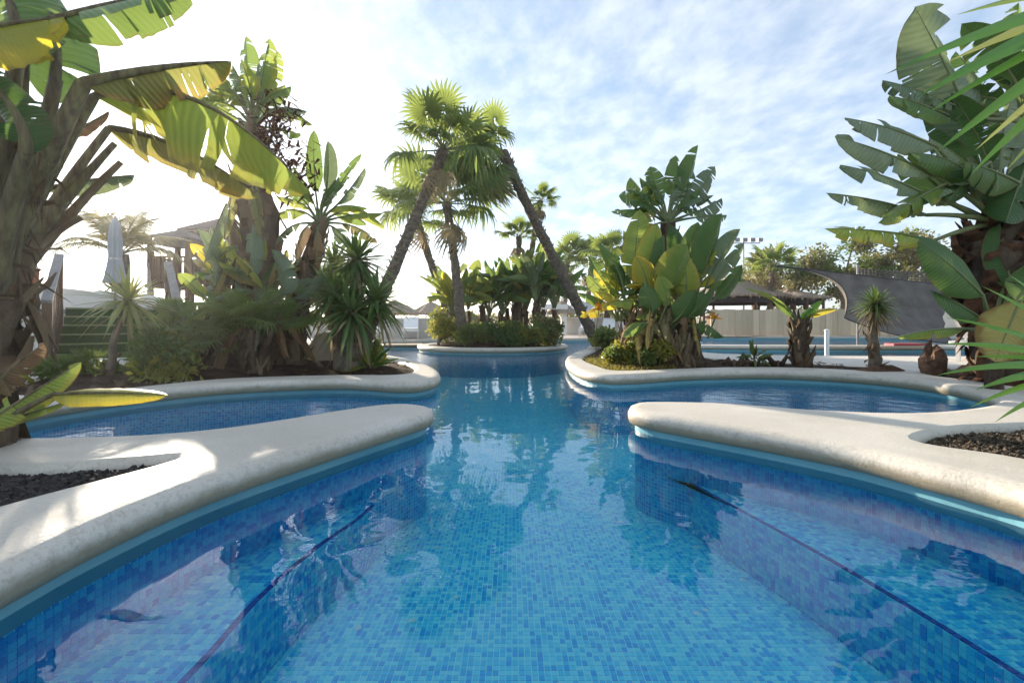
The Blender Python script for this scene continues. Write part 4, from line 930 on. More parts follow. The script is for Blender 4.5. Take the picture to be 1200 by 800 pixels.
for i, (x, y, rx, rz, m, lb) in enumerate([(-1.95,12.3,.45,.36,('bushy','bushy','bush'),'yellow-green shrub at the end of the island nearest the yucca bank'),(-1.0,11.9,.5,.24,('bush','bush'),'low dark hedge shrub at the foot of the slender palm'),
        (-.2,11.85,.55,.26,('bush','dark'),'low dark hedge shrub in the middle of the island rim'),(.5,12.0,.5,.25,('bush','bushy'),'low hedge shrub under the tallest island leaves'),(.95,12.3,.4,.30,('bush','olive'),'olive hedge shrub at the island end facing the curved palm')]):
    shrub('hedge_shrub', lb, V((x, y, SZ+.1)), (rx*1.05,.45,rz*1.5), 2400, .10, 70+i, m, 12)
feather_palm('small arching feather palm in the island thicket', V((.75,13.8,SZ+.1)), V((.8,13.8,1.5)), .08, 14, 1.15, 66, name='feather_palm')
feather_palm('low feather palm behind the yellowing island leaves', V((-.9,14.0,SZ+.1)), V((-.9,14,1.3)), .08, 14, 1.1, 67, name='feather_palm')

# ---- clump on the planted point by the oval basin
rg = random.Random(81); b0 = V((2.05, 7.4, SZ+.03))
pl = thing('bird_of_paradise', 'big many-stemmed bird-of-paradise clump with yellow lower leaves on the grassy point', 'plant', b0)
ct = P(782, 262, 7.6)
rough_trunk(pl, [b0+V((.2,.1,-.05)), P(785,350,7.6), ct], [.15,.13,.12], rg, 'trunk', 70, scl=.25)
for i, (j, t, W, m, up, te) in enumerate([((790,235,7.6),(792,182,7.6),.34,'green',(.3,-.95,.1),4),((796,235,7.6),(818,170,7.5),.34,'green',(.5,-.8,.1),5),((775,240,7.6),(762,195,7.5),.36,'green',(-.4,-.85,.2),4),
        ((765,245,7.5),(738,208,7.4),.30,'lime',(-.3,-.8,.3),5),((760,250,7.5),(716,248,7.4),.28,'green',(-.1,-.6,.8),6),((805,240,7.6),(838,195,7.6),.28,'grey',(.4,-.7,.4),5),((812,250,7.5),(846,232,7.4),.30,'grey',(.1,-.6,.8),6),
        ((770,250,7.4),(745,262,7.2),.24,'lime',(-.1,-.7,.6),4),((800,240,7.8),(806,190,7.9),.3,'dark',(.2,-.9,.2),3),((755,235,7.7),(725,230,7.8),.3,'green',(-.2,-.7,.5),5),((815,255,7.4),(852,252,7.3),.26,'grey',(.1,-.6,.8),5),
        ((770,262,7.2),(752,282,7.0),.2,'yellow',(-.3,-.8,.4),3)]):
    paddle(pl, ct, P(*j), P(*t), W*1.45, m, V(up), .12, te, random.Random(800+i), rs=.018, n=18)
for i, (r_, j, t, W, m, up, te) in enumerate([
        ((740,370,7.0),(742,330,7.0),(750,245,7.0),.42,'lime',(-.5,-.85,.2),1),((745,370,7.0),(757,330,6.9),(770,262,6.8),.40,'lime',(.2,-.95,.2),0),((738,372,7.0),(725,330,7.0),(722,290,7.0),.30,'lime',(-.3,-.9,.2),1),
        ((735,372,6.9),(730,335,6.9),(702,285,6.9),.22,'green',(-.5,-.7,.4),2),((750,370,6.9),(758,345,6.7),(745,300,6.6),.34,'yellow',(-.3,-.95,.2),0),((755,370,6.9),(768,340,6.8),(778,275,6.8),.36,'green',(.3,-.95,.1),1),
        ((775,375,6.8),(785,345,6.6),(805,285,6.5),.56,'lime',(.3,-.95,.2),1),((800,370,6.9),(812,320,7.0),(818,260,7.0),.42,'green',(.2,-.95,.1),0),((810,370,6.9),(824,322,6.9),(846,250,6.9),.50,'green',(.5,-.85,.2),0),
        ((815,370,6.9),(832,325,7.0),(868,268,7.0),.34,'grey',(.5,-.75,.3),1),((815,370,6.9),(838,330,7.0),(872,285,7.0),.24,'grey',(.4,-.6,.6),1),((812,372,6.8),(838,350,6.8),(870,310,6.8),.24,'green',(.3,-.6,.7),2),
        ((735,375,6.8),(715,350,6.7),(688,322,6.7),.26,'lime',(-.2,-.7,.6),2),((740,375,6.8),(722,352,6.7),(696,342,6.6),.24,'yellow',(-.1,-.7,.6),1),((742,375,6.7),(730,355,6.6),(705,362,6.5),.22,'yellow',(-.1,-.8,.5),1),
        ((758,375,6.7),(745,355,6.5),(718,358,6.4),.22,'lime',(-.1,-.8,.6),2),((780,385,6.6),(792,375,6.4),(815,340,6.3),.28,'dark',(.3,-.8,.4),0),((785,385,6.6),(805,372,6.4),(840,335,6.4),.26,'green',(.3,-.7,.5),1),
        ((760,385,6.6),(765,365,6.4),(752,335,6.4),.28,'green',(-.2,-.9,.3),0),((770,385,6.6),(780,360,6.4),(772,322,6.4),.30,'lime',(.1,-.95,.2),1),((795,380,6.7),(803,350,6.6),(800,300,6.6),.4,'lime',(-.1,-.95,.2),1),
        ((800,385,6.6),(815,380,6.4),(848,395,6.3),.24,'green',(.1,-.7,.7),2),((770,390,6.5),(760,380,6.4),(730,395,6.3),.22,'green',(-.1,-.7,.7),2),((755,375,7.0),(762,335,7.2),(730,270,7.3),.36,'green',(-.4,-.8,.3),2),
        ((795,375,7.2),(800,330,7.3),(785,262,7.3),.36,'dark',(0,-.9,.3),2),((735,375,7.1),(712,340,7.2),(690,300,7.3),.28,'green',(-.4,-.7,.5),3)]):
    paddle(pl, P(*r_), P(*j), P(*t), W*1.25, m, V(up), .12, te, random.Random(840+i), rs=.016, n=16)
fan_leaves(pl, ct, 10, .35, .6, .34, .15, .95, rg, ['green','grey','green'], tears=(3,7), rs=.018)
for (x, y, d) in ((745,365,7.1), (775,360,7.0), (808,360,7.1), (790,385,6.7), (725,380,7.0)):
    fan_leaves(pl, P(x, y, d), 7, .35, .55, .30, rg.uniform(-.6,.6), .75, rg, ['lime','green','yellow','green','grey'], tears=(0,4), rs=.014)
for i, (a, b) in enumerate((((735,425,7.2),(738,368,7.0)),((755,428,6.9),(748,368,6.9)),((790,432,6.6),(778,372,6.8)),((815,430,6.6),(808,365,6.9)),((770,430,6.9),(760,372,6.9)),((806,432,6.5),(800,378,6.6)))):
    A = P(*a); A.z = SZ-.02; rough_trunk(pl, [A, P(*b)], [.10,.07], rg, 'trunk', 34, name='stem', scl=.35)
for i in range(26):
    a = rg.uniform(3.0, 6.4); c = V((rg.uniform(1.75,2.6), rg.uniform(6.5,7.1), rg.uniform(.5,1.1))); j = c+V((math.cos(a)*.1, -.1, .05)); t = j+V((math.cos(a)*.2, -.12, -rg.uniform(.3,.65)))
    paddle(pl, c, j, t, rg.uniform(.1,.2), rg.choice(['dry','dry','tan','olive']), V((math.cos(a)*.4, -1, .2)), .4, 3, rg, rs=.01, n=8, smat='stalkdry', drop=.1, name='dry_leaf')
for (x, y, d) in ((757,258,7.3), (702,362,6.6), (838,372,6.4)):   # orange flower heads
    c = P(x, y, d); mb = MB()
    for k in range(9): 
        e = V((rg.uniform(-1,1), rg.uniform(-.6,.3), rg.uniform(-.2,1))).normalized(); s = e.cross(V((0,1,.2))).normalized()*.02
        mb.add([c-s, c+s, c+e*.13], [(0,1,2)])
    mb.tube([c+V((0,.25,-.3)), c+V((0,.1,-.12)), c], [.01,.01,.012], 5, 1); mb.build('flower', [mat_simple('orange_petal', (.7,.22,.02), (.75,.35,.03), 5, .5, .1) if 'petal' not in G else G['petal'], G['stalk']], pl)
# grassy point and shrubs round the clump
mb = MB(); rg = random.Random(85)
hpoly = HR
for k in range(5200):
    x, y = rg.uniform(1.2, 2.3), rg.uniform(5.95, 8.2)
    if not inside(V((x, y)), offs(hpoly if area(hpoly) > 0 else hpoly[::-1], .03)): continue
    a = rg.uniform(0, 6.283); L = rg.uniform(.05, .16); d = V((math.cos(a)*.55, math.sin(a)*.55, .8)); s = V((-math.sin(a), math.cos(a), 0))*.006; p = V((x, y, SZ+.01))
    mb.add([p-s, p+s, p+d*L*.6+s*.7, p+d*L*.6-s*.7, p+d*L+V((0,0,-.02))], [(0,1,2,3),(3,2,4)])
go = mb.build('grass', G['bushy']); struct(go, 'yellow-green tufted grass on the point under the many-stemmed clump', 'grass', 'stuff')
shrub('leafy_shrub', 'yellow-green shrub at the rounded tip of the grassy point', V((1.55,6.75,SZ)), (.32,.35,.22), 1700, .07, 91, ('bushy','bush','bushy'), 9)
shrub('leafy_shrub', 'green shrub at the foot of the many-stemmed clump', V((1.95,6.6,SZ)), (.35,.3,.28), 1700, .075, 92, ('bush','bushy'), 9)
shrub('leafy_shrub', 'shrub at the base of the long curved palm', V((2.15,10.8,SZ)), (.5,.5,.35), 1500, .1, 93, ('bush','bushy'), 8)
shrub('leafy_shrub', 'small dark shrub behind the many-stemmed clump', V((2.75,8.2,SZ)), (.5,.5,.4), 1500, .1, 94, ('bush','olive'), 8)
# strip along the oval basin: cut-back stump with one leaf, brown-skirted yucca, seedling, old roots
rg = random.Random(95); b0 = P(940,431,6.5); b0.z = SZ
pl = thing('bird_of_paradise', 'cut-back shaggy bird-of-paradise stump with a few leaves by the oval basin', 'plant', b0)
rough_trunk(pl, [b0+V((0,0,-.04)), P(938,395,6.5), P(936,376,6.5)], [.12,.10,.07], rg, 'trunk', 60, scl=.2)
for i, (j, t, W, m, up) in enumerate([((938,378,6.5),(964,352,6.4),.15,'bright',(.3,-.9,.2)),((928,366,6.5),(872,338,6.3),.16,'lime',(-.2,-.6,.8)),((945,372,6.5),(982,362,6.4),.14,'yellow',(.1,-.7,.7)),((930,372,6.5),(905,350,6.4),.12,'green',(-.3,-.7,.6))]):
    paddle(pl, P(936,380,6.5), P(*j), P(*t), W, m, V(up), .2, 1, random.Random(950+i), rs=.012, n=14)
yucca('short yucca with skirt of withered leaves by the oval basin', P(1026,434,6.1), [P(1026,356,6.1)], 96, 'sword', L=.36, W=.03, n=110, r=.06, dry=90, lo=-.55, sag=.35)
b0 = P(884,430,6.6); b0.z = SZ; pl = thing('strap_leaf_plant', 'small leafy seedling among old roots by the oval basin', 'plant', b0); rg = random.Random(97)
mb = MB(); mb.tube([b0+V((0,0,-.02)), b0+V((0,0,.25))], [.02,.012], 6, 0); mb.build('stem', G['palebark'], pl)
fan_leaves(pl, b0+V((0,0,.12)), 14, .1, .22, .07, .2, 1.1, rg, ['green','sword','olive'], tears=(0,1), rs=.006, jit=1.5)
def roots(label, c, n, L, seed):
    rng = random.Random(seed); c = V(c); c.z = SZ; mb = MB()
    for k in range(n):
        a = rng.uniform(0, 6.28); d = V((math.cos(a), math.sin(a)*.6, 0)); l = L*rng.uniform(.6, 1.1)
        mb.tube([c+V((0,0,.0)), c+d*l*.4+V((0,0,L*rng.uniform(.3,.8))), c+d*l*.8+V((0,0,L*rng.uniform(.1,.5))), c+d*l+V((0,0,-.03))], [.04,.035,.025,.012], 7, 0, True, rng, .2)
    o = mb.build('old_root', G['trunk'], smooth=True); tag(o, label, 'root'); return o
roots('gnarled dark old root on the soil beside the seedling', P(862,430,6.6), 4, .32, 98)
roots('twisted old root beside the cut-back stump', P(912,430,6.6), 4, .30, 99)
def boulder(label, c, r, seed):
    rng = random.Random(seed); c = V(c); mb = MB(); n, m = 12, 8; vs = []; fs = []
    ph = [rng.uniform(0, 6.28) for _ in range(9)]
    for i in range(m+1):
        th = math.pi*i/m
        for k in range(n):
            a = 2*math.pi*k/n; q = 1+.18*math.sin(2*a+ph[0]+th)+.14*math.sin(3*a+ph[1]-2*th)+.12*math.sin(4*th+ph[2]+a)+rng.uniform(-.07,.07)
            vs.append(c+V((r[0]*math.sin(th)*math.cos(a), r[1]*math.sin(th)*math.sin(a), r[2]*math.cos(th)))*1.0 if False else c+V((r[0]*math.sin(th)*math.cos(a)*q, r[1]*math.sin(th)*math.sin(a)*q, r[2]*math.cos(th)*q)))
    for i in range(m):
        for k in range(n): fs.append((i*n+k, (i+1)*n+k, (i+1)*n+(k+1) % n, i*n+(k+1) % n))
    mb.add(vs, fs); o = mb.build('boulder', G['rock']); tag(o, label, 'rock'); return o
boulder('brown upright rock beside the shaggy bird-of-paradise trunk', V((5.15,5.65,SZ+.12)), (.14,.13,.26), 101)
boulder('flat reddish rock at the coping of the oval basin', V((4.72,5.9,SZ+.02)), (.26,.16,.10), 102)
boulder('low rounded brown rock next to the upright one', V((5.35,5.4,SZ+.04)), (.16,.14,.13), 103)
boulder('reddish flat rock on the soil at the foot of the tallest trunk', V((-4.05,5.75,SZ+.08)), (.38,.2,.11), 104)
# lava gravel
def gravel(poly, n, z, seed, box, label, rmin=.005, rmax=.019, mat='lava'):
    rng = random.Random(seed); mb = MB(); pin = offs(poly if area(poly) > 0 else poly[::-1], .012); k = 0; tries = 0
    while k < n and tries < n*8:
        tries += 1
        p = V((rng.uniform(box[0], box[1]), rng.uniform(box[2], box[3])))
        if not inside(p, pin): continue
        r = rng.uniform(rmin, rmax); c = V((p.x, p.y, z+r*rng.uniform(.1,.8))); k += 1
        d = [V((1,0,0)), V((-1,0,0)), V((0,1,0)), V((0,-1,0)), V((0,0,1)), V((0,0,-1))]
        rot = Matrix.Rotation(rng.uniform(0,6), 3, V((rng.random()+.1, rng.random(), rng.random())))
        mb.add([c+(rot @ q)*r*rng.uniform(.6,1.2) for q in d], [(0,2,4),(2,1,4),(1,3,4),(3,0,4),(2,0,5),(1,2,5),(3,1,5),(0,3,5)])
    o = mb.build('gravel', G[mat]); struct(o, label, 'gravel', 'stuff')
gravel(HA, 6500, SZ+.012, 111, (-2.9,-1.5,1.2,2.15), 'coarse black lava gravel in the bed of the torn-leaved plant')
gravel(HR2, 5500, SZ+.012, 112, (2.1,3.6,1.3,2.9), 'coarse brown gravel behind the curved coping', mat='brownlava')
mb = MB(); rg = random.Random(113)
for (x0, x1, y0, y1, poly, n) in ((-4.8,-1.3,4.3,7,HB,900), (1.3,5,5.9,7.2,HR,700), (4.9,6.5,3.5,6.2,HR3,400)):
    for k in range(n):
        p = V((rg.uniform(x0,x1), rg.uniform(y0,y1)))
        if not inside(p, offs(poly if area(poly) > 0 else poly[::-1], .02)): continue
        c = V((p.x, p.y, SZ+rg.uniform(.02,.10))); a = rg.uniform(0,6.28); t = V((math.cos(a), math.sin(a), rg.uniform(-.3,.5))); s = V((-math.sin(a), math.cos(a), rg.uniform(-.4,.4))); L = rg.uniform(.03,.09)
        mb.add([c, c+t*L*.5+s*L*.25, c+t*L, c+t*L*.5-s*L*.25], [(0,1,2),(0,2,3)])
struct(mb.build('leaf_litter', G['litter']), 'dry fallen leaves scattered over the soil of the beds', 'leaves', 'stuff')
# ================================================================== built things
DT = ZT+0.002
# ---- carpeted steps with newel posts and boards
SB = V((-6.26, 7.3, DT)); SF = V((-.65, .76, 0)); SR = V((.76, .65, 0)); SM = Matrix((SR, SF, V((0,0,1)))).transposed()
ST = lambda x, y, z: SB+SR*x+SF*y+V((0,0,z)); SW = .68
st = thing('steps', 'wide flight of green-carpeted steps with pale nosings behind the pale yucca', 'steps', SB)
for k in range(6):
    mb = MB(); mb.box(ST(0, .30*k+.6, .072+.146*k), (SW, .6, .071), 0, SM); t_ = mb.build('step', G['turf'], st)
    mb = MB(); mb.box(ST(0, .30*k-.006, .132+.146*k), (SW, .012, .013), 0, SM); mb.build('nosing', G['turfedge'], t_)
mb = MB(); mb.box(ST(0, 2.9, .42), (SW, .8, .41), 0, SM); mb.build('landing', G['turf'], st)
mb = MB(); mb.box(ST(.1, -.3, .03), (SW+.15, .2, .03), 0, SM); mb.build('threshold', G['white'], st)
for x in (-SW-.09, SW+.09):
    rl = MB(); rl.bar(ST(x, -.18, .92), ST(x, 1.75, 1.80), .12, .05); rl.build('handrail', G['greywood'], st)
    for (yy, z1) in ((-.1, .93), (1.6, 1.70)):
        mb = MB(); mb.box(ST(x, yy, z1/2), (.055,.055,z1/2), 0, SM); mb.build('post', G['wood'], st)
    mb = MB(); mb.bar(ST(x, -.1, .12), ST(x, 1.6, .92), .06, .24); mb.build('stringer', G['wood'], st)
    for j in range(6):
        u = (j+.5)/6; mb = MB(); mb.box(ST(x, -.02+1.55*u, .56+.75*u), (.015,.04,.33), 0, SM); mb.build('baluster', G['wood'], st)
bd = thing('notice_board', 'red-brown board hung beside the brown newel post of the steps', 'board', ST(-SW-.35, .2, 0))
mb = MB(); mb.box(ST(-SW-.30, .2, 1.10), (.10,.02,.28), 0, SM); mb.build('panel', G['woodred'], bd)
mb = MB(); mb.box(ST(-SW-.43, .2, .75), (.03,.03,.75), 0, SM); mb.build('post', G['darkwood'], bd)
for zz_ in (.80, 1.40):
    mb = MB(); mb.box(ST(-SW-.30, .185, zz_), (.12,.03,.02), 0, SM); mb.build('frame_rail', G['wood'], bd)
# ---- vaulted kiosk behind the steps
kb = thing('kiosk', 'low kiosk with pale curved roof behind the green steps', 'building', (-9.6, 10.0, DT))
mb = MB(); n = 16; vs = []; fs = []
for yy in (10.9, 9.2):
    for i in range(n+1):
        a = math.pi*i/n; vs.append(V((-9.6+2.0*math.cos(a), yy, 1.0+.50*math.sin(a))))
for i in range(n): fs.append((i, i+1, n+2+i, n+1+i))
fs.append(tuple(range(n+1))); fs.append(tuple(reversed(range(n+1, 2*n+2)))); mb.add(vs, fs); mb.build('roof', G['offwhite'], kb, smooth=False)
mb = MB(); mb.box((-9.6,10.05,DT+.41), (1.9,.75,.41)); mb.build('wall', G['offwhite'], kb)
mb = MB(); mb.box((-9.6,9.18,1.0), (2.03,.03,.045)); mb.build('eave', G['greywood'], kb)
# ---- closed parasol
pr = thing('parasol', 'closed pale grey parasol standing behind the pale spiky yucca', 'parasol', (-7.75, 9.0, DT))
mb = MB(); mb.tube([V((-7.75,9,DT)), V((-7.75,9,2.85))], .022, 8, 0); mb.build('pole', G['metal'], pr)
mb = MB(); n = 16; vs = []; fs = []
prf = [(.03,2.80),(.075,2.68),(.10,2.35),(.09,2.05),(.13,1.75),(.17,1.55)]
for (r, z) in prf:
    for k in range(n): a = 2*math.pi*k/n; q = r*(1.25 if k % 2 else .75); vs.append(V((-7.75+q*math.cos(a), 9+q*math.sin(a), z)))
for i in range(len(prf)-1):
    for k in range(n): fs.append((i*n+k, i*n+(k+1) % n, (i+1)*n+(k+1) % n, (i+1)*n+k))
mb.add(vs, fs); cnp = mb.build('canopy', G['canvas'], pr)
mb = MB(); mb.lathe((-7.75,9,2.02), [(.098,-.02),(.105,0),(.098,.02)], 14); mb.build('strap', G['offwhite'], cnp)
mb = MB(); mb.lathe((-7.75,9,DT), [(.0,.07),(.2,.06),(.24,.0)], 18); mb.build('base', G['greywood'], pr)
feather_palm('date palm with dark arching fronds behind the closed parasol', V((-10.2,12.0,DT-.42)), V((-10.2,12.0,2.55)), .18, 17, 1.6, 120, low=-.3)
# ---- wooden lookout tower with two pitched roofs
def tower(x, y, w_, zf, ze, za, label):
    t_ = thing('lookout_tower', label, 'tower', (x, y, -.4))
    for a in (-1, 1):
        for b in (-1, 1):
            mb = MB(); mb.box((x+a*w_, y+b*w_, (ze-.4)/2), (.06,.06,(ze+.4)/2)); mb.build('post', G['wood'], t_)
    mb = MB(); mb.box((x, y, zf), (w_+.1, w_+.1, .05)); mb.build('platform', G['wood'], t_)
    mb = MB(); e = w_+.28
    mb.add([V((x-e,y-e,ze)), V((x+e,y-e,ze)), V((x+e,y+e,ze)), V((x-e,y+e,ze)), V((x-e,y-e,ze+.07)), V((x+e,y-e,ze+.07)), V((x+e,y+e,ze+.07)), V((x-e,y+e,ze+.07)), V((x,y,za))],
           [(3,2,1,0),(0,1,5,4),(1,2,6,5),(2,3,7,6),(3,0,4,7),(4,5,8),(5,6,8),(6,7,8),(7,4,8)]); mb.build('roof', G['darkwood'], t_)
    for s in range(4):
        ax = V((1,0,0)) if s < 2 else V((0,1,0)); of = V((0,1,0)) if s < 2 else V((1,0,0)); sg = -1 if s % 2 == 0 else 1
        c = V((x,y,0))+of*sg*w_
        mb = MB(); mb.bar(c-ax*w_+V((0,0,zf+.85)), c+ax*w_+V((0,0,zf+.85)), .06, .06); rl = mb.build('railing', G['wood'], t_); mb = MB(); mb.bar(c-ax*w_+V((0,0,zf+.16)), c+ax*w_+V((0,0,zf+.16)), .05, .05); mb.build('lower_rail', G['wood'], rl)
        for j in range(7):
            mb = MB(); p = c+ax*(w_*(-.86+1.72*j/6)); mb.box((p.x, p.y, zf+.45), (.045 if abs(ax.x) else .015, .015 if abs(ax.x) else .045, .41)); mb.build('baluster', G['wood'], rl)
    return t_
tw = tower(-10.0, 14.0, .55, 1.85, 3.15, 3.62, 'brown wooden lookout tower with railed platform and pitched roof beside the tall trunk')
tower(-9.9, 15.7, .6, 2.2, 3.75, 4.35, 'higher wooden lookout tower behind the railed one')
for s in (-.25, .25):
    mb = MB(); mb.bar((-10.3+s, 13.35, 2.5), (-9.3+s, 12.4, .1), .06, .06); mb.build('stair_rail', G['greywood'], tw)
    mb = MB(); mb.bar((-10.3+s, 13.35, 1.9), (-9.3+s, 12.4, -.3), .05, .12); mb.build('stair_stringer', G['greywood'], tw)
# ---- cream ramp slide
mb = MB(); a0, a1 = P(338,437,6.9), P(392,408,7.2)
z0 = SZ; prof = [(a0.x-.05, z0, z0+.05), (a0.x+.3, z0, .30), (a1.x-.1, z0, .62), (a1.x+.25, z0, .66)]
vs = []
for (x, zb, zt_) in prof:
    for (yy, z) in ((6.75, zb), (6.75, zt_), (6.83, zt_+.025), (7.35, zt_+.025), (7.43, zt_), (7.43, zb)): vs.append(V((x, yy, z)))
fs = [(i*6+k, i*6+(k+1) % 6, (i+1)*6+(k+1) % 6, (i+1)*6+k) for i in range(3) for k in range(6)]+[tuple(range(6)), tuple(reversed(range(18, 24)))]
mb.add(vs, fs); o = mb.build('ramp', G['cream']); tag(o, 'sloping cream concrete ramp wall behind the three-headed yucca', 'ramp')

# ---- reed fence, bars, posts across the back pool
fx0, fx1, fy = 9.2, 17.6, 21.35
fn = thing('reed_fence', 'tan reed screen fence along the far rim of the back pool', 'fence', (13, fy, DT))
k = 0; x = fx0; rg = random.Random(131)
while x < fx1:
    w_ = .28; mb = MB(); mb.box((x+w_/2, fy+rg.uniform(-.012,.012), DT+.62+rg.uniform(-.02,.02)), (w_/2-.003,.03,.60)); mb.build('panel', G['bamboo'], fn); x += w_
mb = MB(); mb.box(((fx0+fx1)/2, fy+.07, DT+1.0), ((fx1-fx0)/2,.03,.05)); mb.box(((fx0+fx1)/2, fy+.07, DT+.3), ((fx1-fx0)/2,.03,.05)); mb.build('rail', G['wood'], fn)
def hut(x, y, r, ze, za, label, spike=.7, posts=6):
    h = thing('thatched_hut', label, 'hut', (x, y, DT)); rng = random.Random(int(x*10))
    mb = MB(); n = 28; prof = [(r*1.0,ze-.12),(r,ze),(r*.66,ze+(za-ze)*.28),(r*.33,ze+(za-ze)*.60),(r*.06,za),(.05,za+spike*.3),(.03,za+spike)]
    vs = []; fs = []
    for (q, z) in prof:
        for k in range(n): a = 2*math.pi*k/n; qq = q*(1+rng.uniform(-.035,.035)); vs.append(V((x+qq*math.cos(a), y+qq*math.sin(a), z+rng.uniform(-.05,.03)*(q > .2))))
    for i in range(len(prof)-1):
        for k in range(n): fs.append((i*n+k, i*n+(k+1) % n, (i+1)*n+(k+1) % n, (i+1)*n+k))
    mb.add(vs, fs); rf = mb.build('roof', G['thatch'], h)
    mb = MB()
    for k in range(260):
        a = rng.uniform(0, 6.283); q = r*rng.uniform(.97,1.04); p = V((x+q*math.cos(a), y+q*math.sin(a), ze+.02)); s = V((-math.sin(a), math.cos(a), 0))*.05; L = rng.uniform(.12,.35)
        mb.add([p-s, p+s, p+V((math.cos(a)*.05, math.sin(a)*.05, -L))], [(0,1,2)])
    mb.build('thatch_fringe', G['thatch'], rf, kind='stuff')
    mb = MB(); mb.lathe((x,y,0), [(r*.86,ze-.45),(r*.86,ze-.06),(r*.80,ze-.06),(r*.80,ze-.45)], 24); mb.build('ring_beam', G['darkwood'], h)
    for k in range(posts):
        a = 2*math.pi*(k+.5)/posts; mb = MB(); mb.tube([V((x+r*.83*math.cos(a), y+r*.83*math.sin(a), DT)), V((x+r*.83*math.cos(a), y+r*.83*math.sin(a), ze))], .08, 8, 0); mb.build('post', G['wood'], h)
    mb = MB(); mb.lathe((x,y,0), [(r*.5,DT),(r*.5,1.15),(r*.58,1.15),(r*.58,1.22),(0,1.22)], 20); mb.build('counter', G['wood'], h)
    return h
hut(13.4, 28.0, 3.2, 2.35, 3.65, 'large thatched bar hut with pointed finial behind the reed fence')
hut(17.4, 29.0, 2.2, 2.35, 2.95, 'smaller low thatched hut beside the pointed one', .2)
for i, (px, yt, yb, d) in enumerate(((932,384,412,10.2), (969,388,416,9.9))):
    b_ = P(px, 378, d); mb = MB(); mb.tube([V((b_.x, d, -.5)), V((b_.x, d, H-(yt-YH)*d/F))], .045, 10, 0); mb.lathe((b_.x, d, H-(yt-YH)*d/F), [(.045,0),(.052,.01),(.052,.03),(.0,.05)], 10)
    o = mb.build('white_post', G['white']); tag(o, ('white round post in the back pool behind the cut-back stump', 'white round post in the back pool between stump and skirted yucca')[i], 'post')
mt = MB(); mt.box((10.6,12.45,ZT+.03), (.42,.16,.025)); o = mt.build('float_mat', G['redmat']); tag(o, 'flat red foam mat lying on the pool divider', 'mat')
# ---- shade sail: sheet with curved hems, cables and masts
sa = thing('shade_sail', 'dark grey shade sail sweeping down behind the skirted yucca', 'sail', P(1085,415,12.5))
def sailpt(u, v):
    top = bez(P(908,311,12.0), P(990,322,12.6), P(1120,334,13.4), u)
    bot = bez(P(912,313,12.0), P(1010,316,11.0), P(990,372,11.0), min(1, u*1.9)) if u < .526 else bez(P(990,372,11.0), P(1050,398,11.0), P(1120,404,11.4), (u-.526)/.474)
    m = top.lerp(bot, v); return m+V((0, .35*math.sin(math.pi*v)*u+.035*math.sin(v*34+u*9)*u, -.10*math.sin(math.pi*v)*u+.012*math.sin(v*47+u*5)))
mb = MB(); nu, nv = 40, 16; vs = []
for i in range(nu+1):
    for j in range(nv+1): vs.append(sailpt(i/nu, j/nv))
N = len(vs); vs += [p+V((0,.006,0)) for p in vs]; q = nv+1
fs = [(i*q+j, (i+1)*q+j, (i+1)*q+j+1, i*q+j+1) for i in range(nu) for j in range(nv)]
fs += [tuple(N+k for k in reversed(f)) for f in fs[:nu*nv]]
mb.add(vs, fs); mb.build('sheet', G['net'], sa, smooth=True)
mb = MB(); mb.tube([sailpt(i/24, 0) for i in range(25)], .014, 6, 0); mb.tube([sailpt(i/40, 1) for i in range(41)], .014, 6, 0); mb.build('hem_cable', G['darkwood'], sa, smooth=True)
for (a, b) in ((P(1124,325,13.6), P(1124,412,13.6)), (P(1124,392,11.6), P(1124,412,11.6))):
    mb = MB(); mb.tube([V((a.x,a.y,-.55 if a.x < 8 else DT-.75)), a+V((0,0,.1))], .04, 8, 0); mb.build('mast', G['metal'], sa)
nt_ = MB(); ntp = thing('netting', 'open dark netting with ragged holes strung above the shade sail', 'net', P(1080,420,14.2))
A, B = P(1005,316,13.8), P(1125,322,14.4)
for i in range(30):
    u = i/29; p = A.lerp(B, u); nt_.bar(p+V((0,0,.05)), p+V((.03*math.sin(i*2.1),0,-.40-.1*math.sin(i*1.3))), .02+.02*abs(math.sin(i*1.7)), .012)
for j in range(7):
    nt_.bar(A+V((0,0,-.07*j)), B+V((0,0,-.07*j)), .022, .03)
nt_.build('mesh_strands', G['net'], ntp, kind='stuff')
for p in (A, B):
    mb = MB(); mb.tube([V((p.x,p.y,-.55)), p+V((0,0,.15))], .035, 8, 0); mb.build('pole', G['metal'], ntp)
# ---- loungers
def lounger(x, y, rz, label, seed, pad='white', group=None):
    l = thing('sun_lounger', label, 'lounger', (x, y, DT), group); R_ = Matrix.Rotation(rz, 3, 'Z'); o = V((x, y, DT))
    T = lambda p: o+R_ @ V(p)
    mb = MB()
    for s in (-.3, .3): mb.bar(T((s,-.95,.30)), T((s,.95,.30)), .05, .05)
    for yy in (-.95, 0, .35, .95): mb.bar(T((-.3,yy,.30)), T((.3,yy,.30)), .05, .04)
    mb.build('frame', G['white'], l)
    for s in (-.28, .28):
        for yy in (-.75, .7):
            mb = MB(); mb.bar(T((s,yy,0)), T((s,yy,.29)), .05, .05, 0, up=R_ @ V((1,0,0))); mb.build('leg', G['white'], l)
    for (a, b, nm) in (((0,-.95,.36), (0,.35,.37), 'seat_pad'), ((0,.35,.37), (0,1.0,.80), 'back_pad')):
        mb = MB(); mb.bar(T(a), T(b), .58, .09); mb.build(nm, G[pad], l)
    return l
l1 = lounger(7.9, 7.5, 2.1, 'white sun lounger with raised back beyond the oval basin', 1)
lounger(9.5, 7.3, 2.0, 'second white sun lounger close behind the raised one', 2)
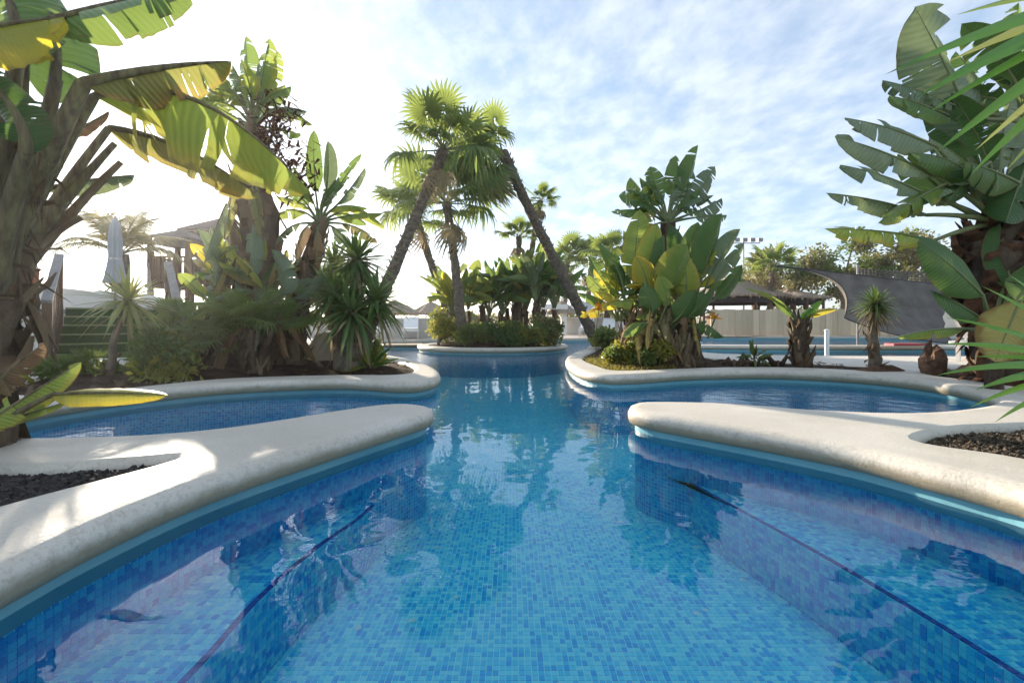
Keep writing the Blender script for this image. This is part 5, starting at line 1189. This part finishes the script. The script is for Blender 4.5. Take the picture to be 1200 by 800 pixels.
tw_ = MB(); tw_.box((7.75,7.35,DT+.445), (.22,.16,.03), 0, Matrix.Rotation(.6,3,'Z')); o = tw_.build('folded_towel', G['woodred']); tag(o, 'folded rust-red towel on the white lounger', 'towel')
# ---- far rim: walls, parasols, loungers
for i, (x0, x1, y, h_, m, lb) in enumerate(((-9,-2.2,19.5,.75,'offwhite','low pale wall at the far rim seen past the yucca bank'), (2.6,7.6,24.5,.85,'offwhite','low pale wall behind the long curved palm'), (-34,-12,22,1.1,'cream','long cream wall behind the lookout towers'), (17.8,40,21.6,1.9,'cream','tall cream wall beyond the reed fence'))):
    w_ = thing('garden_wall', lb, 'wall', ((x0+x1)/2, y, DT))
    mb = MB(); mb.box(((x0+x1)/2, y, DT+h_/2), ((x1-x0)/2,.10,h_/2)); mb.build('wall_body', G[m], w_)
    mb = MB(); mb.box(((x0+x1)/2, y, DT+h_+.03), ((x1-x0)/2+.03,.14,.03)); mb.build('cap', G['white'], w_)
def thatch_parasol(x, y, h_, r, label, mat='thatch', group=None):
    p = thing('thatched_parasol' if mat == 'thatch' else 'parasol', label, 'parasol', (x, y, DT), group); rng = random.Random(int(x*7+y))
    mb = MB(); mb.tube([V((x,y,DT)), V((x,y,h_+.5))], .05, 8, 0); mb.build('pole', G['wood'], p)
    mb = MB(); n = 20; vs = []; pf = [(r,h_-.08),(r*.97,h_),(r*.5,h_+.32),(.05,h_+.62)]; fs = []
    for (q, z) in pf:
        for k in range(n): a = 2*math.pi*k/n; vs.append(V((x+q*math.cos(a)*(1+rng.uniform(-.05,.05)), y+q*math.sin(a), z+rng.uniform(-.05,.05)*(q > .2))))
    for i in range(3):
        for k in range(n): fs.append((i*n+k, i*n+(k+1) % n, (i+1)*n+(k+1) % n, (i+1)*n+k))
    mb.add(vs, fs); mb.build('canopy', G[mat], p); return p
thatch_parasol(-5.6, 22, 1.25, 1.2, 'thatched parasol behind the low pale far wall, by the leaning trunk')
thatch_parasol(-4.4, 25, 1.3, 1.2, 'thatched parasol farther behind the low pale wall')
thatch_parasol(5.0, 23, 1.45, 1.1, 'pale canvas parasol behind the long curved palm', 'canvas')
thatch_parasol(3.9, 26, 1.4, 1.2, 'pale canvas parasol farther along the far wall', 'canvas')
thatch_parasol(2.6, 24, 1.3, .9, 'thatched parasol between island and curved palm')
for i, (x, y, rz) in enumerate(((-5.2,17.6,.3), (-4.0,18.2,.2), (3.3,20.4,-.2), (4.4,21.2,-.3), (5.4,21.9,-.2))):
    lounger(x, y, rz, ('white lounger on the far rim under the leaning trunk', 'white lounger on the far rim beside the island', 'white lounger on the far rim at the curved palm', 'white lounger on the far rim, middle of the row past the curved palm', 'white lounger on the far rim, last in the row past the curved palm')[i], i, group='loungers on the far rim')
ar = thing('white_gateway', 'small white arched gateway beyond the island', 'gate', (2.15, 23.5, DT))
for s in (-.5, .5):
    mb = MB(); mb.box((2.15+s, 23.5, DT+.65), (.13,.15,.65)); mb.build('pillar', G['white'], ar)
mb = MB(); mb.box((2.15,23.5,DT+1.42), (.68,.17,.12)); mb.build('lintel', G['white'], ar)
# ---- floodlight mast
ms = thing('floodlight_mast', 'tall thin floodlight mast behind the pointed thatched hut', 'mast', (19.6, 39, DT))
mb = MB(); mb.tube([V((19.6,39,DT)), V((19.6,39,7.9))], [.09,.05], 8, 0); mb.build('pole', G['metal'], ms)
mb = MB(); mb.bar((18.2,39,7.5), (21.0,39,7.5), .07, .07); mb.build('crossbar', G['metal'], ms)
for x in (18.3,18.95,19.6,20.25,20.9):
    mb = MB(); mb.box((x,38.85,7.75), (.20,.12,.15)); mb.build('floodlight', G['metal'], ms)
# ---- distant palms and trees
for i, (px, py, d, sz, lb) in enumerate(((665,306,30,1.25,'distant fan palm just beside the island thicket'), (692,308,30,1.25,'distant fan palm beside the many-stemmed clump'), (905,312,26,.9,'distant fan palm next to the floodlight mast'), (655,330,34,1.0,'small distant fan palm behind the white gateway'), (716,300,24,1.0,'distant fan palm half hidden by the many-stemmed clump'))):
    c = P(px, py, d); fan_palm(lb, [V((c.x-.3, d, DT-.1)), V((c.x-.1, d, c.z*.5)), c], .16, .13, 16, sz, 140+i, 2, low=-.4)
def tree(label, base, h_, rx, seed, mats, n=5200, size=.3):
    rng = random.Random(seed); base = V(base); t_ = thing('tree', label, 'tree', base); tr = MB(); cr = MB(); tips = []
    top = base+V((rng.uniform(-.4,.4), 0, h_*.5)); tr.tube([base+V((0,0,-.1)), (base+top)/2+V((.1,0,0)), top], [.24,.18,.12], 9, 0, True, rng, .1)
    for k in range(9):
        a = k*2.4; s0 = base.lerp(top, rng.uniform(.55,1)); e = s0+V((math.cos(a)*rx*rng.uniform(.4,.95), math.sin(a)*rx*.8, h_*rng.uniform(.12,.5)))
        tr.tube([s0, s0.lerp(e,.5)+V((0,0,.25)), e], [.09,.06,.02], 6, 0, False)
        for q in range(4): tips.append(e+V((rng.gauss(0,.45), rng.gauss(0,.45), rng.gauss(0,.35))))
    for c in tips:
        r = rng.uniform(.35,.85); leafcloud(cr, c, (r*1.2, r*1.2, r*.75), n//len(tips), size, rng, .15, rng.randrange(len(mats)))
    tr.build('trunk', G['palebark'], t_, smooth=True); cr.build('crown', [G[m] for m in mats], t_, kind='stuff')
for i, (px, d, h_, rx, m, lb) in enumerate(((925,30,5.6,2.2,('olive','bush','olive'),'airy olive-brown tree between the huts and the sail'), (985,31,6.2,2.4,('olive','bush'),'tall airy tree behind the shade sail'), (1045,30,6.3,2.5,('olive','olive','bushy'),'yellowish airy tree behind the netting'), (1105,33,6.4,2.6,('bush','olive'),'greener airy tree behind the shaggy trunk'), (885,36,4.8,2.0,('bush','olive'),'small rounded tree behind the pointed thatched hut'), (1190,32,6.0,2.6,('bush','olive'),'airy tree far behind the tall grey-green leaves'))):
    c = P(px, 378, d); tree(lb, V((c.x, d, DT)), h_, rx, 150+i, m, size=.26)
for i, (x, y, rx, rz, lb) in enumerate(((-3.2,31,2.4,.8,'far scrub hedge past the leaning trunk'), (5.5,34,3.0,.9,'far scrub hedge behind the long curved palm'), (-18,34,4,1.1,'far scrub hedge behind the lookout towers'), (24,36,5,1.2,'far scrub hedge behind the huts'), (11,40,4,1.0,'far scrub hedge between pale parasols and huts'))):
    shrub('hedge_shrub', lb, V((x, y, DT)), (rx,.9,rz), 2600, .22, 170+i, ('olive','bush'), 14)
mb = MB(); rg = random.Random(190)
for k in range(320):
    a = rg.uniform(-1.25, 1.25); r = rg.uniform(110, 190); c = V((r*math.sin(a), r*math.cos(a), rg.uniform(.6, 2.2))); leafcloud(mb, c, (4.5,3,1.6), 46, 1.1, rg, .2, 0)
struct(mb.build('treeline', G['olive']), 'low hazy scrub line on the horizon', 'trees', 'stuff')

# ---- added volume round the whole place, its glow stands in for lens glare
hz = MB(); hz.box((0, 245, 11.0), (420, 665, 13.0)); ho = hz.build('glare_volume', newmat('glare_scatter')); ho['kind'] = 'stuff'; ho['label'] = 'added volume around the pools standing in for lens glare'; ho['category'] = 'glare_volume'
hm = ho.data.materials[0]; t = NT(hm); pv = t.n('ShaderNodeVolumePrincipled'); pv.inputs['Color'].default_value = (0.95, 0.96, 1.0, 1); pv.inputs['Density'].default_value = 0.0009; pv.inputs['Anisotropy'].default_value = 0.72
om = t.n('ShaderNodeOutputMaterial'); t.l(pv.outputs[0], om.inputs['Volume'])
